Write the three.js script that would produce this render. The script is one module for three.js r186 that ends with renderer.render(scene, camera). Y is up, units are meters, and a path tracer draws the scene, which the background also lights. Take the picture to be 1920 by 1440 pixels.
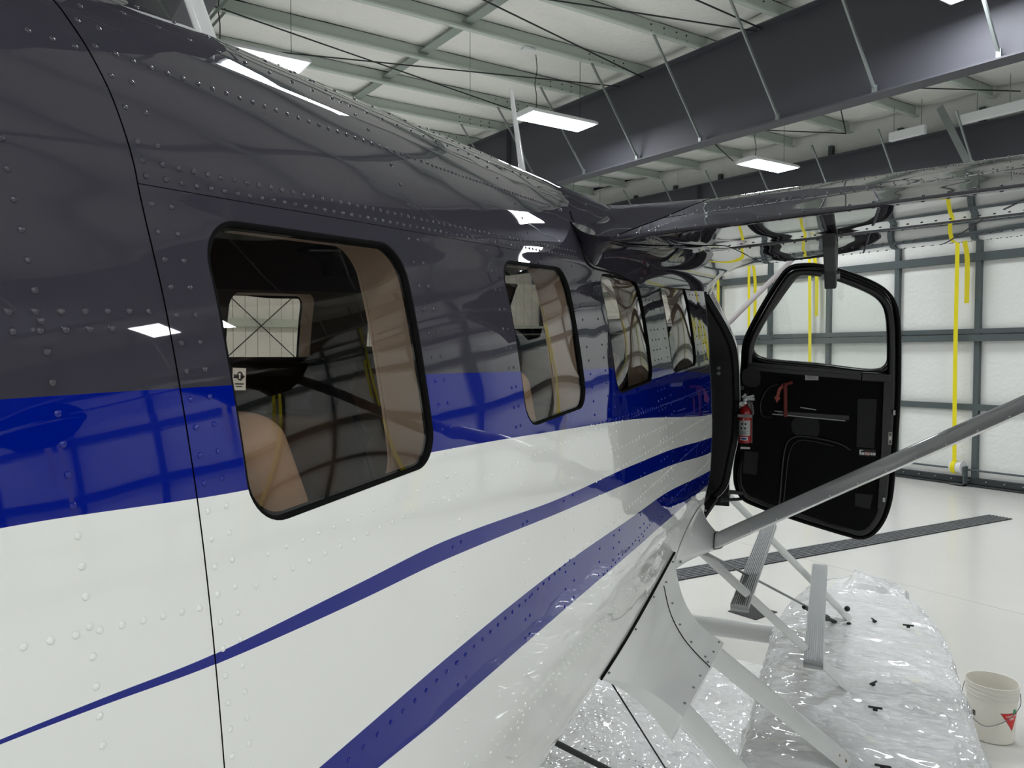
import * as THREE from 'three';
import { mergeGeometries } from 'three/addons/utils/BufferGeometryUtils.js';
import { RoundedBoxGeometry } from 'three/addons/geometries/RoundedBoxGeometry.js';
import { RectAreaLightUniformsLib } from 'three/addons/lights/RectAreaLightUniformsLib.js';

RectAreaLightUniformsLib.init();
const V = (x, y, z) => new THREE.Vector3(x, y, z);
const scene = new THREE.Scene();
scene.background = new THREE.Color(0x0b0d10);

// ---------------------------------------------------------------- camera, exposure
const EYE = 2.35;
const camera = new THREE.PerspectiveCamera(53.13, 4 / 3, 0.05, 120);
camera.rotation.order = 'YXZ';
camera.position.set(0, EYE, 0);
camera.rotation.set(-0.03609, THREE.MathUtils.degToRad(56.6), 0);
scene.add(camera);
const renderer = new THREE.WebGLRenderer({ antialias: true });
renderer.toneMapping = THREE.LinearToneMapping;
renderer.toneMappingExposure = 1.0;
renderer.shadowMap.enabled = true;

// ---------------------------------------------------------------- ceiling lamps (their light; the fittings are built further down)
const LAMPS = [];
for (const x of [-15.4, -9.8, -4.05, 2.5, 8.2]) for (const z of [-12.4, x === -4.05 ? -7.72 : -7.3, -2.65, 1.7, 6.2]) LAMPS.push([x === 2.5 && z > -12 ? 3.1 : x, z]);
const LAMP_Y = 6.03, LAMP_W = 0.46, LAMP_L = 1.2;
const LAMP_POWER = 37, LAMP_GLOW = 17;
for (const [x, z] of LAMPS) {
  const l = new THREE.RectAreaLight(0xf6faff, LAMP_POWER, LAMP_W, LAMP_L);
  l.position.set(x, LAMP_Y - 0.012, z);
  l.lookAt(x, 0, z + 0.0001);
  l.rotation.set(-Math.PI / 2, 0, 0);
  l.castShadow = true;
  scene.add(l);
}

// ---------------------------------------------------------------- helpers
const used = {};
function numbered(name) {
  const n = used[name] = (used[name] ?? -1) + 1;
  return n ? `${name}_${String(n).padStart(3, '0')}` : name;
}
function shadow(o) { o.castShadow = true; o.receiveShadow = true; return o; }
function tag(o, label, category, group) {
  o.userData = { label, category };
  if (group) o.userData.group = group;
  return o;
}
function mesh(name, geo, mat, parent) {
  const m = shadow(new THREE.Mesh(geo, mat));
  m.name = parent ? name : numbered(name);
  (parent ?? scene).add(m);
  return m;
}
function group(name, parent, pos) {
  const g = new THREE.Group();
  g.name = parent ? name : numbered(name);
  if (pos) g.position.copy(pos);
  (parent ?? scene).add(g);
  return g;
}
function struct(name, geo, mat) { const m = mesh(name, geo, mat); m.name = name; m.userData = { kind: 'structure' }; return m; }
const strip = g => { for (const k of Object.keys(g.attributes)) if (!['position', 'normal', 'uv'].includes(k)) g.deleteAttribute(k); return g; };
function merge(list) {
  const l = list.map(g => { g = g.index ? g.toNonIndexed() : g; if (!g.attributes.uv) g.setAttribute('uv', new THREE.BufferAttribute(new Float32Array(g.attributes.position.count * 2), 2)); if (!g.attributes.normal) g.computeVertexNormals(); return strip(g); });
  return mergeGeometries(l, false);
}
const box = (w, h, d, x = 0, y = 0, z = 0) => new THREE.BoxGeometry(w, h, d).translate(x, y, z);
const rbox = (w, h, d, r, x = 0, y = 0, z = 0, seg = 2) => new RoundedBoxGeometry(w, h, d, seg, Math.min(r, w / 2.01, h / 2.01, d / 2.01)).translate(x, y, z);
const cyl = (r0, r1, h, x = 0, y = 0, z = 0, n = 20) => new THREE.CylinderGeometry(r0, r1, h, n).translate(x, y, z);
// frame along p->q: x across, y "up" hint, z along
function frame(p, q, up) {
  const z = q.clone().sub(p).normalize(), x = up.clone().cross(z).normalize(), y = z.clone().cross(x);
  return new THREE.Matrix4().makeBasis(x, y, z).setPosition(p.clone().add(q).multiplyScalar(0.5));
}
const bar = (p, q, w, h, up, round = 0) => {
  const L = p.distanceTo(q);
  const g = round ? rbox(w, h, L, round) : new THREE.BoxGeometry(w, h, L);
  return g.applyMatrix4(frame(p, q, up));
};
function rod(p, q, r, n = 8) {
  const g = new THREE.CylinderGeometry(r, r, p.distanceTo(q), n).rotateX(Math.PI / 2);
  const up = Math.abs(q.clone().sub(p).normalize().y) > 0.9 ? V(1, 0, 0) : V(0, 1, 0);
  return g.applyMatrix4(frame(p, q, up));
}
const tube = (pts, r, n = 40, seg = 8, closed = false) => new THREE.TubeGeometry(new THREE.CatmullRomCurve3(pts, closed, 'centripetal'), n, r, seg, closed);
// smooth grid from fn(i/ni, j/nj) -> Vector3
function grid(fn, ni, nj, flip = false) {
  const pos = [], uv = [], idx = [];
  for (let i = 0; i <= ni; i++) for (let j = 0; j <= nj; j++) { const p = fn(i / ni, j / nj); pos.push(p.x, p.y, p.z); uv.push(i / ni, j / nj); }
  for (let i = 0; i < ni; i++) for (let j = 0; j < nj; j++) {
    const a = i * (nj + 1) + j, b = a + 1, c = a + nj + 1, d = c + 1;
    if (flip) idx.push(a, b, c, b, d, c); else idx.push(a, c, b, b, c, d);
  }
  const g = new THREE.BufferGeometry();
  g.setAttribute('position', new THREE.Float32BufferAttribute(pos, 3));
  g.setAttribute('uv', new THREE.Float32BufferAttribute(uv, 2));
  g.setIndex(idx); g.computeVertexNormals();
  return g;
}
let seed = 7;
const rnd = () => { seed = (seed * 1664525 + 1013904223) % 4294967296; return seed / 4294967296; };
const rr = (a, b) => a + (b - a) * rnd();
const sm = t => { t = Math.min(1, Math.max(0, t)); return t * t * (3 - 2 * t); };
const lerp = (a, b, t) => a + (b - a) * t;
function hash2(i, j) { let h = (i * 374761393 + j * 668265263) | 0; h = Math.imul(h ^ (h >>> 13), 1274126177); return ((h ^ (h >>> 16)) >>> 0) / 4294967295; }
function noise(x, y) {
  const i = Math.floor(x), j = Math.floor(y), fx = x - i, fy = y - j;
  const q = t => t * t * t * (t * (t * 6 - 15) + 10), a = q(fx), b = q(fy);
  const n = lerp(lerp(hash2(i, j), hash2(i + 1, j), a), lerp(hash2(i, j + 1), hash2(i + 1, j + 1), a), b);
  return n * 2 - 1;
}
const fbm = (x, y, o = 4) => { let s = 0, a = 0.5; for (let k = 0; k < o; k++) { s += a * noise(x, y); x = x * 2.03 + 11.7; y = y * 2.03 + 5.3; a *= 0.5; } return s; };
const ridge = (x, y, o = 4) => { let s = 0, a = 0.5; for (let k = 0; k < o; k++) { s += a * (1 - 2.2 * Math.abs(noise(x, y))); x = x * 1.93 + 3.7; y = y * 1.93 + 9.1; a *= 0.52; } return s; };
function piecewise(pts) {
  return x => {
    if (x <= pts[0][0]) return pts[0][1] + (x - pts[0][0]) * (pts[1][1] - pts[0][1]) / (pts[1][0] - pts[0][0]);
    let i = 0; while (i < pts.length - 2 && x > pts[i + 1][0]) i++;
    // smooth (cubic hermite) interpolation
    const [x0, y0] = pts[i], [x1, y1] = pts[i + 1], h = x1 - x0, t = (x - x0) / h;
    const sl = (a, b) => (pts[b][1] - pts[a][1]) / (pts[b][0] - pts[a][0]);
    const m0 = i ? sl(i - 1, i + 1) : sl(i, i + 1), m1 = i < pts.length - 2 ? sl(i, i + 2) : sl(i, i + 1);
    if (t > 1) return y1 + (x - x1) * m1;
    const t2 = t * t, t3 = t2 * t;
    return (2 * t3 - 3 * t2 + 1) * y0 + (t3 - 2 * t2 + t) * h * m0 + (-2 * t3 + 3 * t2) * y1 + (t3 - t2) * h * m1;
  };
}
function dataTex(n, fn, srgb = false, rx = 1, ry = 1) {
  const d = new Uint8Array(n * n * 4);
  for (let y = 0; y < n; y++) for (let x = 0; x < n; x++) { const c = fn(x / n, y / n), k = (y * n + x) * 4; d[k] = c[0] * 255; d[k + 1] = c[1] * 255; d[k + 2] = c[2] * 255; d[k + 3] = 255; }
  const t = new THREE.DataTexture(d, n, n); t.magFilter = THREE.LinearFilter; t.minFilter = THREE.LinearFilter; t.wrapS = t.wrapT = THREE.RepeatWrapping; t.repeat.set(rx, ry);
  if (srgb) t.colorSpace = THREE.SRGBColorSpace; t.needsUpdate = true; return t;
}
// tileable noise for textures
function tnoise(u, v, n, k) { const q = t => t * t * (3 - 2 * t); const x = u * n, y = v * n, i = Math.floor(x), j = Math.floor(y), a = q(x - i), b = q(y - j); const h = (p, r) => hash2(((p % n) + n) % n + k * 131, ((r % n) + n) % n + k * 57); return lerp(lerp(h(i, j), h(i + 1, j), a), lerp(h(i, j + 1), h(i + 1, j + 1), a), b); }
function canvasTex(w, h, draw) { const c = document.createElement('canvas'); c.width = w; c.height = h; draw(c.getContext('2d'), w, h); const t = new THREE.CanvasTexture(c); t.colorSpace = THREE.SRGBColorSpace; return t; }

// ---------------------------------------------------------------- materials
const std = (color, roughness = 0.6, o = {}) => new THREE.MeshStandardMaterial({ color, roughness, metalness: 0, side: THREE.DoubleSide, ...o });
const phy = (color, roughness = 0.5, o = {}) => new THREE.MeshPhysicalMaterial({ color, roughness, metalness: 0, side: THREE.DoubleSide, ...o });
const paint = c => phy(c, 0.6, { specularIntensity: 0, clearcoat: 1, clearcoatRoughness: 0.015 });
const M = {
  gray: paint(0x3a3840), blue: paint(0x00157d), white: paint(0xe9e9e4),
  strutWhite: phy(0xe2e3e0, 0.4, { clearcoat: 0.6, clearcoatRoughness: 0.06 }),
  rubber: phy(0x040404, 0.75, { specularIntensity: 0.25 }), trimBlack: phy(0x060607, 0.5, { specularIntensity: 0.45 }), trimSheen: phy(0x0b0b0d, 0.28), blackPanel: phy(0x0a0a0b, 0.75, { specularIntensity: 0.3 }),
  pane: phy(0xdad6cf, 0.0, { transmission: 1, thickness: 0, ior: 1.5 }),
  clearPane: phy(0xf4f6f4, 0.0, { transmission: 1, thickness: 0, ior: 1.45 }),
  tan: std(0xb9a596, 0.7), liner: std(0x8a7c6c, 0.85), headliner: std(0x5b5048, 0.9), leather: phy(0xc4a48a, 0.55), leatherDark: phy(0x33231e, 0.5), carpet: std(0x1b1a1a, 0.95),
  tread: phy(0xb2b4b3, 0.42, { metalness: 0.45 }), alu: phy(0xc9ccce, 0.32, { metalness: 0.75 }), steel: phy(0x9a9c9c, 0.38, { metalness: 0.8 }), darkMetal: std(0x2a2a2b, 0.45, { metalness: 0.4 }), brass: phy(0x8d7b5c, 0.45, { metalness: 0.6 }),
  red: phy(0xa8141a, 0.3, { clearcoat: 0.6 }), redHandle: std(0x6d1512, 0.5), label: std(0xd8d8d4, 0.6),
  rafter: std(0x47474e, 0.62), purlin: std(0xc2ccc3, 0.55), galv: std(0x8f9694, 0.45, { metalness: 0.5 }), doorSteel: std(0x4d5657, 0.55), cable: std(0x26282a, 0.6),
  lampBody: std(0xe7e9ea, 0.5), lampGlow: new THREE.MeshStandardMaterial({ color: 0xffffff, emissive: 0xf6faff, emissiveIntensity: LAMP_GLOW, roughness: 0.6 }),
  strap: std(0xe6d800, 0.6), strapOld: std(0xd2c400, 0.65), drum: std(0xdadada, 0.4), mat: std(0x3c3a3b, 0.9), grate: std(0x66686a, 0.6), grateDark: std(0x191a1b, 0.85),
  bucket: std(0xe9e5da, 0.5), bail: std(0x77797b, 0.4, { metalness: 0.7 }),
};

// ================================================================ THE HANGAR
const X0 = -20, X1 = 10.5, Z0 = -14.55, Z1 = 9.5;
const roofY = x => 6.9 - 0.0205 * (x + 9);           // underside of the purlins
{ // floor: coated concrete slabs with fine saw-cut joints
  const mottle = dataTex(512, (u, v) => { const n = 0.5 * tnoise(u, v, 6, 1) + 0.3 * tnoise(u, v, 22, 2) + 0.2 * tnoise(u, v, 90, 3); const c = 0.845 + 0.012 * (n - 0.5) + (hash2(u * 5120 | 0, v * 5120 | 0) - 0.5) * 0.01; return [c, c * 0.992, c * 0.968]; }, true, 0.25, 0.25);
  const rough = dataTex(512, (u, v) => { const n = 0.6 * tnoise(u, v, 10, 5) + 0.4 * tnoise(u, v, 60, 6); const r = 0.22 + 0.05 * n + (hash2(u * 5120 | 0, v * 5120 | 0) - 0.5) * 0.02; return [r, r, r]; }, false, 0.25, 0.25);
  const fm = phy(0xffffff, 1, { map: mottle, roughnessMap: rough, clearcoat: 0.15, clearcoatRoughness: 0.12 });
  const base = struct('floor', box(X1 - X0 + 0.4, 0.2, Z1 - Z0 + 0.4, (X0 + X1) / 2, -0.125, (Z0 + Z1) / 2), std(0x8d8b85, 0.9));
  const xs = [X0, -12.4, 2.9, 8.2, X1], zs = [Z0, -13.2, -7.69, -1.6, 4.6, Z1];
  for (let i = 0; i < xs.length - 1; i++) for (let j = 0; j < zs.length - 1; j++) {
    const w = xs[i + 1] - xs[i] - 0.006, d = zs[j + 1] - zs[j] - 0.006, cx = (xs[i] + xs[i + 1]) / 2, cz = (zs[j] + zs[j + 1]) / 2;
    const g = box(w, 0.025, d, cx, -0.0125, cz);
    const p = g.attributes.position, uv = g.attributes.uv;
    for (let k = 0; k < p.count; k++) uv.setXY(k, p.getX(k), p.getZ(k));
    mesh('slab', g, fm, base);
  }
}
{ // plain walls behind and beside the camera, and the wall with the cross bracing seen through the cabin windows
  const wallM = std(0xeeefea, 0.6);
  const panelled = (name, p0, dir, len, normal, ribs) => {
    const mid = p0.clone().add(dir.clone().multiplyScalar(len / 2));
    const w = struct(name, box(Math.abs(dir.x) * len + Math.abs(normal.x) * 0.2, 7.4, Math.abs(dir.z) * len + Math.abs(normal.z) * 0.2, mid.x - normal.x * 0.13, 3.7, mid.z - normal.z * 0.13), std(0x9fa39d, 0.7));
    const pw = 0.305;
    if (!ribs) { for (let k = 0; k * 3 < len; k++) { const L = Math.min(3, len - k * 3), c = p0.clone().add(dir.clone().multiplyScalar(k * 3 + L / 2)); mesh('wall_panel', box(Math.abs(dir.x) * (L - 0.01) + Math.abs(normal.x) * 0.03, 7.2, Math.abs(dir.z) * (L - 0.01) + Math.abs(normal.z) * 0.03, c.x - normal.x * 0.015, 3.6, c.z - normal.z * 0.015), wallM, w); } return w; }
    for (let k = 0; (k + 1) * pw < len; k++) { const c = p0.clone().add(dir.clone().multiplyScalar((k + 0.5) * pw)); mesh('wall_panel', box(Math.abs(dir.x) * (pw - 0.012) + Math.abs(normal.x) * 0.03, 7.2, Math.abs(dir.z) * (pw - 0.012) + Math.abs(normal.z) * 0.03, c.x - normal.x * 0.015, 3.6, c.z - normal.z * 0.015), wallM, w); }
    return w;
  };
  const wl = panelled('wall_left', V(X0, 0, Z0), V(0, 0, 1), Z1 - Z0, V(1, 0, 0), true);
  panelled('wall_right', V(X1, 0, Z0), V(0, 0, 1), Z1 - Z0, V(-1, 0, 0), false);
  panelled('wall_back', V(X0, 0, Z1), V(1, 0, 0), X1 - X0, V(0, 0, -1), false);
  for (const y of [1.3, 3.2, 5.0]) mesh('girt', merge([box(0.02, 0.2, Z1 - Z0, X0 + 0.19, y, (Z0 + Z1) / 2), box(0.18, 0.012, Z1 - Z0, X0 + 0.1, y + 0.1, (Z0 + Z1) / 2), box(0.18, 0.012, Z1 - Z0, X0 + 0.1, y - 0.1, (Z0 + Z1) / 2)]), M.purlin, wl);
  for (const [s, k] of [[1, 0], [-1, 0.03]]) mesh('bracing_rod', rod(V(X0 + 0.26 + k, 3.12 - 2.9, -5.42 - s * 3.1), V(X0 + 0.26 + k, 3.12 + 2.95, -5.42 + s * 3.15), 0.014), M.cable, wl);
}
{ // roof: insulation blankets between purlins
  const fold = dataTex(512, (u, v) => { const n = 0.5 * tnoise(u * 1, v, 5, 11) + 0.3 * tnoise(u, v, 17, 12) + 0.2 * tnoise(u, v, 64, 13); return [n, n, n]; }, false, 1, 1);
  const blanketM = std(0xefefe9, 0.62, { bumpMap: fold, bumpScale: 0.02 });
  const top = struct('ceiling', (() => { const g = box(X1 - X0 + 0.4, 0.15, Z1 - Z0 + 0.4, 0, 0, 0); const p = g.attributes.position; for (let i = 0; i < p.count; i++) { const x = p.getX(i) + (X0 + X1) / 2; p.setXYZ(i, x, p.getY(i) + roofY(x) + 0.36, p.getZ(i) + (Z0 + Z1) / 2); } g.computeVertexNormals(); return g; })(), std(0xb5b5ae, 0.8));
  const px = []; for (let k = -8; k <= 13; k++) px.push(-8.12 + 1.37 * k); // purlin lines
  const bays = [Z0, -8.75, -1.5, 4.6, Z1];
  for (let i = 0; i < px.length - 1; i++) for (let b = 0; b < 4; b++) {
    const a0 = px[i] + 0.012, a1 = px[i + 1] - 0.012, z0 = bays[b], z1 = bays[b + 1];
    const ph = i * 3.1 + b * 7.7;
    const g = grid((s, t) => { const x = lerp(a0, a1, s), z = lerp(z0, z1, t); const sag = 0.045 * Math.sin(Math.PI * s); const fo = 0.012 * fbm(x * 2 + ph, z * 5 + ph, 3) + 0.006 * Math.abs(noise(x * 0.7, z * 2.4 + ph)); return V(x, roofY(x) + 0.215 - sag + fo, z); }, 6, Math.round((z1 - z0) * 5));
    const q = g.attributes.position, uv = g.attributes.uv; for (let k = 0; k < q.count; k++) uv.setXY(k, q.getX(k) * 0.7, q.getZ(k) * 0.7);
    mesh('insulation_blanket', g, blanketM, top);
  }
  for (const x of px) { // Z purlins: web, lower flange with return lip, upper flange
    const y = roofY(x), L = Z1 - Z0, cz = (Z0 + Z1) / 2;
    const p = mesh('purlin', merge([box(0.006, 0.21, L, x, y + 0.105, cz), box(0.07, 0.006, L, x + 0.035, y + 0.003, cz), box(0.006, 0.025, L, x + 0.07, y + 0.014, cz), box(0.07, 0.006, L, x - 0.035, y + 0.207, cz)]), M.purlin, top);
    for (const zf of [-8.75, -1.5]) if (x < -4 && x > -16) for (const s of [-1, 1]) { // lap bolts at the rafters
      const bolts = [];
      for (const d of [0.35, 0.55, 0.8, 1.05]) for (const h of [0.06, 0.15]) bolts.push(cyl(0.011, 0.011, 0.02, 0, 0, 0, 6).rotateZ(Math.PI / 2).translate(x + 0.007, y + h, zf + s * d));
      mesh('lap_bolts', merge(bolts), M.darkMetal, p);
    }
  }
  // sag strips across the purlins at mid bay
  for (const z of [-11.7, -5.5, 1.3]) mesh('bridging_strip', merge([bar(V(X0 + 0.2, roofY(X0) + 0.11, z), V(X1 - 0.2, roofY(X1) + 0.11, z), 0.16, 0.012, V(0, 1, 0))]), std(0x8f9992, 0.55), top);
  // tension rods crossing in the roof plane
  const ro = (x0, z0, x1, z1) => mesh('tension_rod', rod(V(x0, roofY(x0) - 0.05, z0), V(x1, roofY(x1) - 0.05, z1), 0.011), M.cable, top);
  ro(-7.4, -1.2, -9.35, -8.7); ro(-10.25, -1.1, -12.22, -8.7); ro(-6.4, -0.9, -7.0, -8.7); ro(-9.0, -2.1, -7.1, -8.7); ro(-12.2, -2.0, -9.9, -8.69); ro(-9.4, -8.8, -6.2, -14.3); ro(-6.2, -8.8, -9.4, -14.3); ro(-12.3, -8.8, -9.4, -14.3); ro(-9.4, -8.8, -12.3, -14.3);
}
// main rafters: welded I girders
function rafter(z, label, drop = 0) {
  const roofY = x => 6.9 - 0.0205 * (x + 9) - drop;
  const g = group('roof_rafter', null, V(0, 0, 0));
  const x0 = X0 + 0.35, x1 = X1 - 0.35, D = 1.38;
  const slant = (w, h, d, y, dz) => { const b = box(x1 - x0, h, d, (x0 + x1) / 2, 0, z + dz); const p = b.attributes.position; for (let i = 0; i < p.count; i++) p.setY(i, p.getY(i) + roofY(p.getX(i)) + y); b.computeVertexNormals(); return b; };
  mesh('web', slant(1, D - 0.03, 0.014, -D / 2, 0), M.rafter, g);
  mesh('flange', slant(1, 0.02, 0.26, -0.011, 0), M.rafter, g);
  mesh('flange', slant(1, 0.02, 0.26, -D + 0.01, 0), M.rafter, g);
  for (const x of [-13.3, 5]) for (const s of [-1, 1]) mesh('stiffener', box(0.012, D - 0.05, 0.11, x, roofY(x) - D / 2, z + s * 0.065), M.rafter, g);
  for (let k = -8; k <= 12; k++) { // flange braces from purlin down to the lower flange
    const x = -8.12 + 1.37 * k; if (x < x0 || x > x1) continue;
    for (const s of [-1, 1]) {
      if (z < -14 && s < 0) continue;
      mesh('flange_brace', merge([bar(V(x + 0.05, roofY(x) + 0.02, z + s * 1.05), V(x + 0.05, roofY(x) - D + 0.09, z + s * 0.09), 0.034, 0.006, V(1, 0, 0)), bar(V(x + 0.034, roofY(x) + 0.02, z + s * 1.05), V(x + 0.034, roofY(x) - D + 0.09, z + s * 0.09), 0.006, 0.03, V(1, 0, 0))]), M.galv, g);
      mesh('bracket', box(0.05, 0.09, 0.03, x + 0.04, roofY(x) - D + 0.07, z + s * 0.08), M.galv, g);
    }
  }
  for (const x of [X0 + 0.3, X1 - 0.3]) { mesh('column', merge([box(0.02, roofY(x) - 0.02, 0.26, x - 0.27 * Math.sign(x), roofY(x) / 2 - 0.01, z), box(0.02, roofY(x) - 0.02, 0.26, x + 0.2 * Math.sign(x), roofY(x) / 2 - 0.01, z), box(0.46, roofY(x) - 0.02, 0.014, x - 0.03 * Math.sign(x), roofY(x) / 2 - 0.01, z)]), M.rafter, g); }
  tag(g, label, 'beam', 'roof rafters');
}
rafter(-8.75, 'deep dark grey steel roof rafter crossing above the wing');
rafter(-14.3, 'dark grey steel rafter above the hangar door', 0.45);
rafter(-1.5, 'dark grey steel roof rafter above the airplane cabin');
rafter(4.6, 'dark grey steel roof rafter above the airplane tail');
// unlit white strips under the roof edge by the door
for (const [xa, xb] of [[-8.0, -7.35], [-6.75, -5.75], [-5.2, -4.2]]) {
  const g = group('strip_cover', null, V((xa + xb) / 2, 6.24, -13.5));
  mesh('cover', rbox(xb - xa, 0.16, 0.09, 0.012, 0, 0.08, 0), M.lampBody, g);
  mesh('hanger', merge([rod(V(-0.25, 0.15, 0), V(-0.25, 0.62, 0), 0.006), rod(V(0.25, 0.15, 0), V(0.25, 0.62, 0), 0.006)]), M.galv, g);
  tag(g, 'unlit white strip box hung below the roof near the hangar door', 'strip box', 'strip boxes by the door');
}
for (const [x, z, l] of [[-7.05, -13.75, 1.1], [-5.55, -13.75, 1.1]]) tag(mesh('diagonal_strut', merge([bar(V(x - 0.25, 6.75, z - 0.1), V(x + 0.32, 5.35, z - 0.3), 0.12, 0.012, V(0, 0, 1)), bar(V(x - 0.25, 6.75, z - 0.13), V(x + 0.32, 5.35, z - 0.33), 0.012, 0.05, V(0, 0, 1))]), M.galv), 'wide galvanized diagonal strut in front of the dark door header', 'strut', 'diagonal struts at the header');

// lamp fittings
function lamp(x, z, label) {
  const g = group('high_bay_lamp', null, V(x, LAMP_Y, z));
  const w = LAMP_W / 2 + 0.03, l = LAMP_L / 2 + 0.03;
  const sh = new THREE.Shape([[-w, 0], [-w, 0.03], [-w * 0.62, 0.085], [w * 0.62, 0.085], [w, 0.03], [w, 0]].map(p => new THREE.Vector2(...p)));
  mesh('housing', new THREE.ExtrudeGeometry(sh, { depth: 2 * l, bevelEnabled: false }).translate(0, 0, -l), M.lampBody, g);
  mesh('light_panel', box(LAMP_W, 0.008, LAMP_L, 0, -0.004, 0), M.lampGlow, g);
  mesh('hanging_wire', rod(V(0.02, 0.085, -0.45), V(0.02, roofY(x) - LAMP_Y + 0.2, -0.45), 0.004, 6), M.cable, g);
  mesh('power_cord', tube([V(0.03, 0.085, 0.42), V(0.05, 0.3, 0.42), V(0.02, 0.5, 0.43), V(0.06, 0.7, 0.42), V(0.03, roofY(x) - LAMP_Y + 0.05, 0.42)], 0.007, 24, 6), M.cable, g);
  tag(g, label, 'ceiling lamp', 'high bay lamps');
}
const lampLabels = { '-9.8,-7.3': 'bright rectangular lamp hung in front of the deep dark rafter', '-9.8,-12.4': 'bright rectangular lamp hanging between rafter and hangar door above the wing', '-9.8,-2.65': 'bright rectangular lamp just above the airplane roof by the white blade antenna', '-4.05,-7.72': 'bright rectangular lamp hung in front of the rafter, above the right wing' };
for (const [x, z] of LAMPS) lamp(x, z, lampLabels[`${x},${z}`] ?? 'bright rectangular high bay lamp elsewhere under the hangar roof');
{ // small sensor on a purlin
  const g = group('smoke_detector', null, V(-9.5, roofY(-9.5) - 0.05, -6.55));
  mesh('body', rbox(0.12, 0.05, 0.2, 0.015, 0, 0.025, 0), M.lampBody, g); mesh('stem', box(0.04, 0.03, 0.05, 0, 0.06, 0), M.galv, g);
  tag(g, 'small grey sensor box under a purlin beside the lamp', 'sensor');
  const w = group('sensor_wire', null, V(-9.49, 6.0, -5.55));
  mesh('wire', rod(V(0, 0, 0), V(0, 0.96, 0), 0.004, 6), M.galv, w);
  mesh('hook', new THREE.TorusGeometry(0.015, 0.004, 6, 12).translate(0, -0.015, 0), M.galv, w);
  tag(w, 'thin wire hanging from a purlin beside the sensor box', 'wire');
}

// ---- the hangar door: white quilted panels behind a steel grid
{
  const door = new THREE.Group(); door.name = 'door_1'; door.userData = { kind: 'structure' }; scene.add(door);
  const bow = dataTex(256, (u, v) => { const n = 0.6 * tnoise(u, v, 7, 21) + 0.4 * tnoise(u, v, 30, 22); return [n, n, n]; }, false, 1, 1);
  const panelM = phy(0xe6e7e3, 0.4, { bumpMap: bow, bumpScale: 0.008 });
  const posts = []; for (let k = -8; k <= 11; k++) posts.push(-8.43 + 1.5 * k);
  const ys = [0.14, 1.43, 2.72, 4.13, 5.45, 6.5, 7.25];
  mesh('outer_skin', box(X1 - X0 + 0.4, 7.2, 0.06, (X0 + X1) / 2, 3.6, Z0 - 0.16), std(0x9aa09c, 0.6), door);
  for (let i = 0; i < posts.length - 1; i++) for (let j = 0; j < ys.length - 1; j++) {
    const x0 = posts[i], x1 = posts[i + 1], y0 = ys[j], y1 = ys[j + 1], ph = hash2(i, j) * 40;
    const g = grid((s, t) => { const e = Math.min(1, 7 * Math.min(s, 1 - s)) * Math.min(1, 7 * Math.min(t, 1 - t)); return V(lerp(x0, x1, s), lerp(y0, y1, t), Z0 - 0.1 + 0.035 * sm(e) + 0.012 * fbm(s * 3 + ph, t * 3, 3) * e); }, 14, 14);
    mesh('insulation_panel', g, panelM, door);
  }
  for (const x of posts) mesh('post', box(0.09, 6.7, 0.1, x, 3.42, Z0 - 0.05), M.doorSteel, door);
  for (const [y, h, d] of [[1.43, 0.11, 0.09], [2.68, 0.12, 0.15], [2.8, 0.09, 0.1], [4.13, 0.15, 0.1], [5.45, 0.1, 0.09]]) mesh('girt', box(X1 - X0, h, d, (X0 + X1) / 2, y, Z0 - 0.1 + d / 2 + 0.012), M.doorSteel, door);
  mesh('bottom_rail', merge([box(X1 - X0, 0.1, 0.14, (X0 + X1) / 2, 0.1, Z0 - 0.05), box(X1 - X0, 0.03, 0.2, (X0 + X1) / 2, 0.025, Z0 - 0.02)]), std(0x2f3335, 0.6), door);
  const studs = []; for (let x = X0 + 0.4; x < X1; x += 0.3) studs.push(cyl(0.014, 0.014, 0.03, 0, 0, 0, 6).rotateX(Math.PI / 2).translate(x, 0.11, Z0 + 0.03));
  mesh('rail_bolts', merge(studs), M.galv, door);
  mesh('drive_shaft', rod(V(X0 + 0.2, 0.3, Z0 + 0.06), V(X1 - 0.2, 0.3, Z0 + 0.06), 0.018, 10), M.doorSteel, door);
  for (let k = 0; k < posts.length; k += 2) mesh('hinge', box(0.3, 0.05, 0.05, posts[k], 2.76, Z0 + 0.06), M.doorSteel, door);
}
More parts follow.
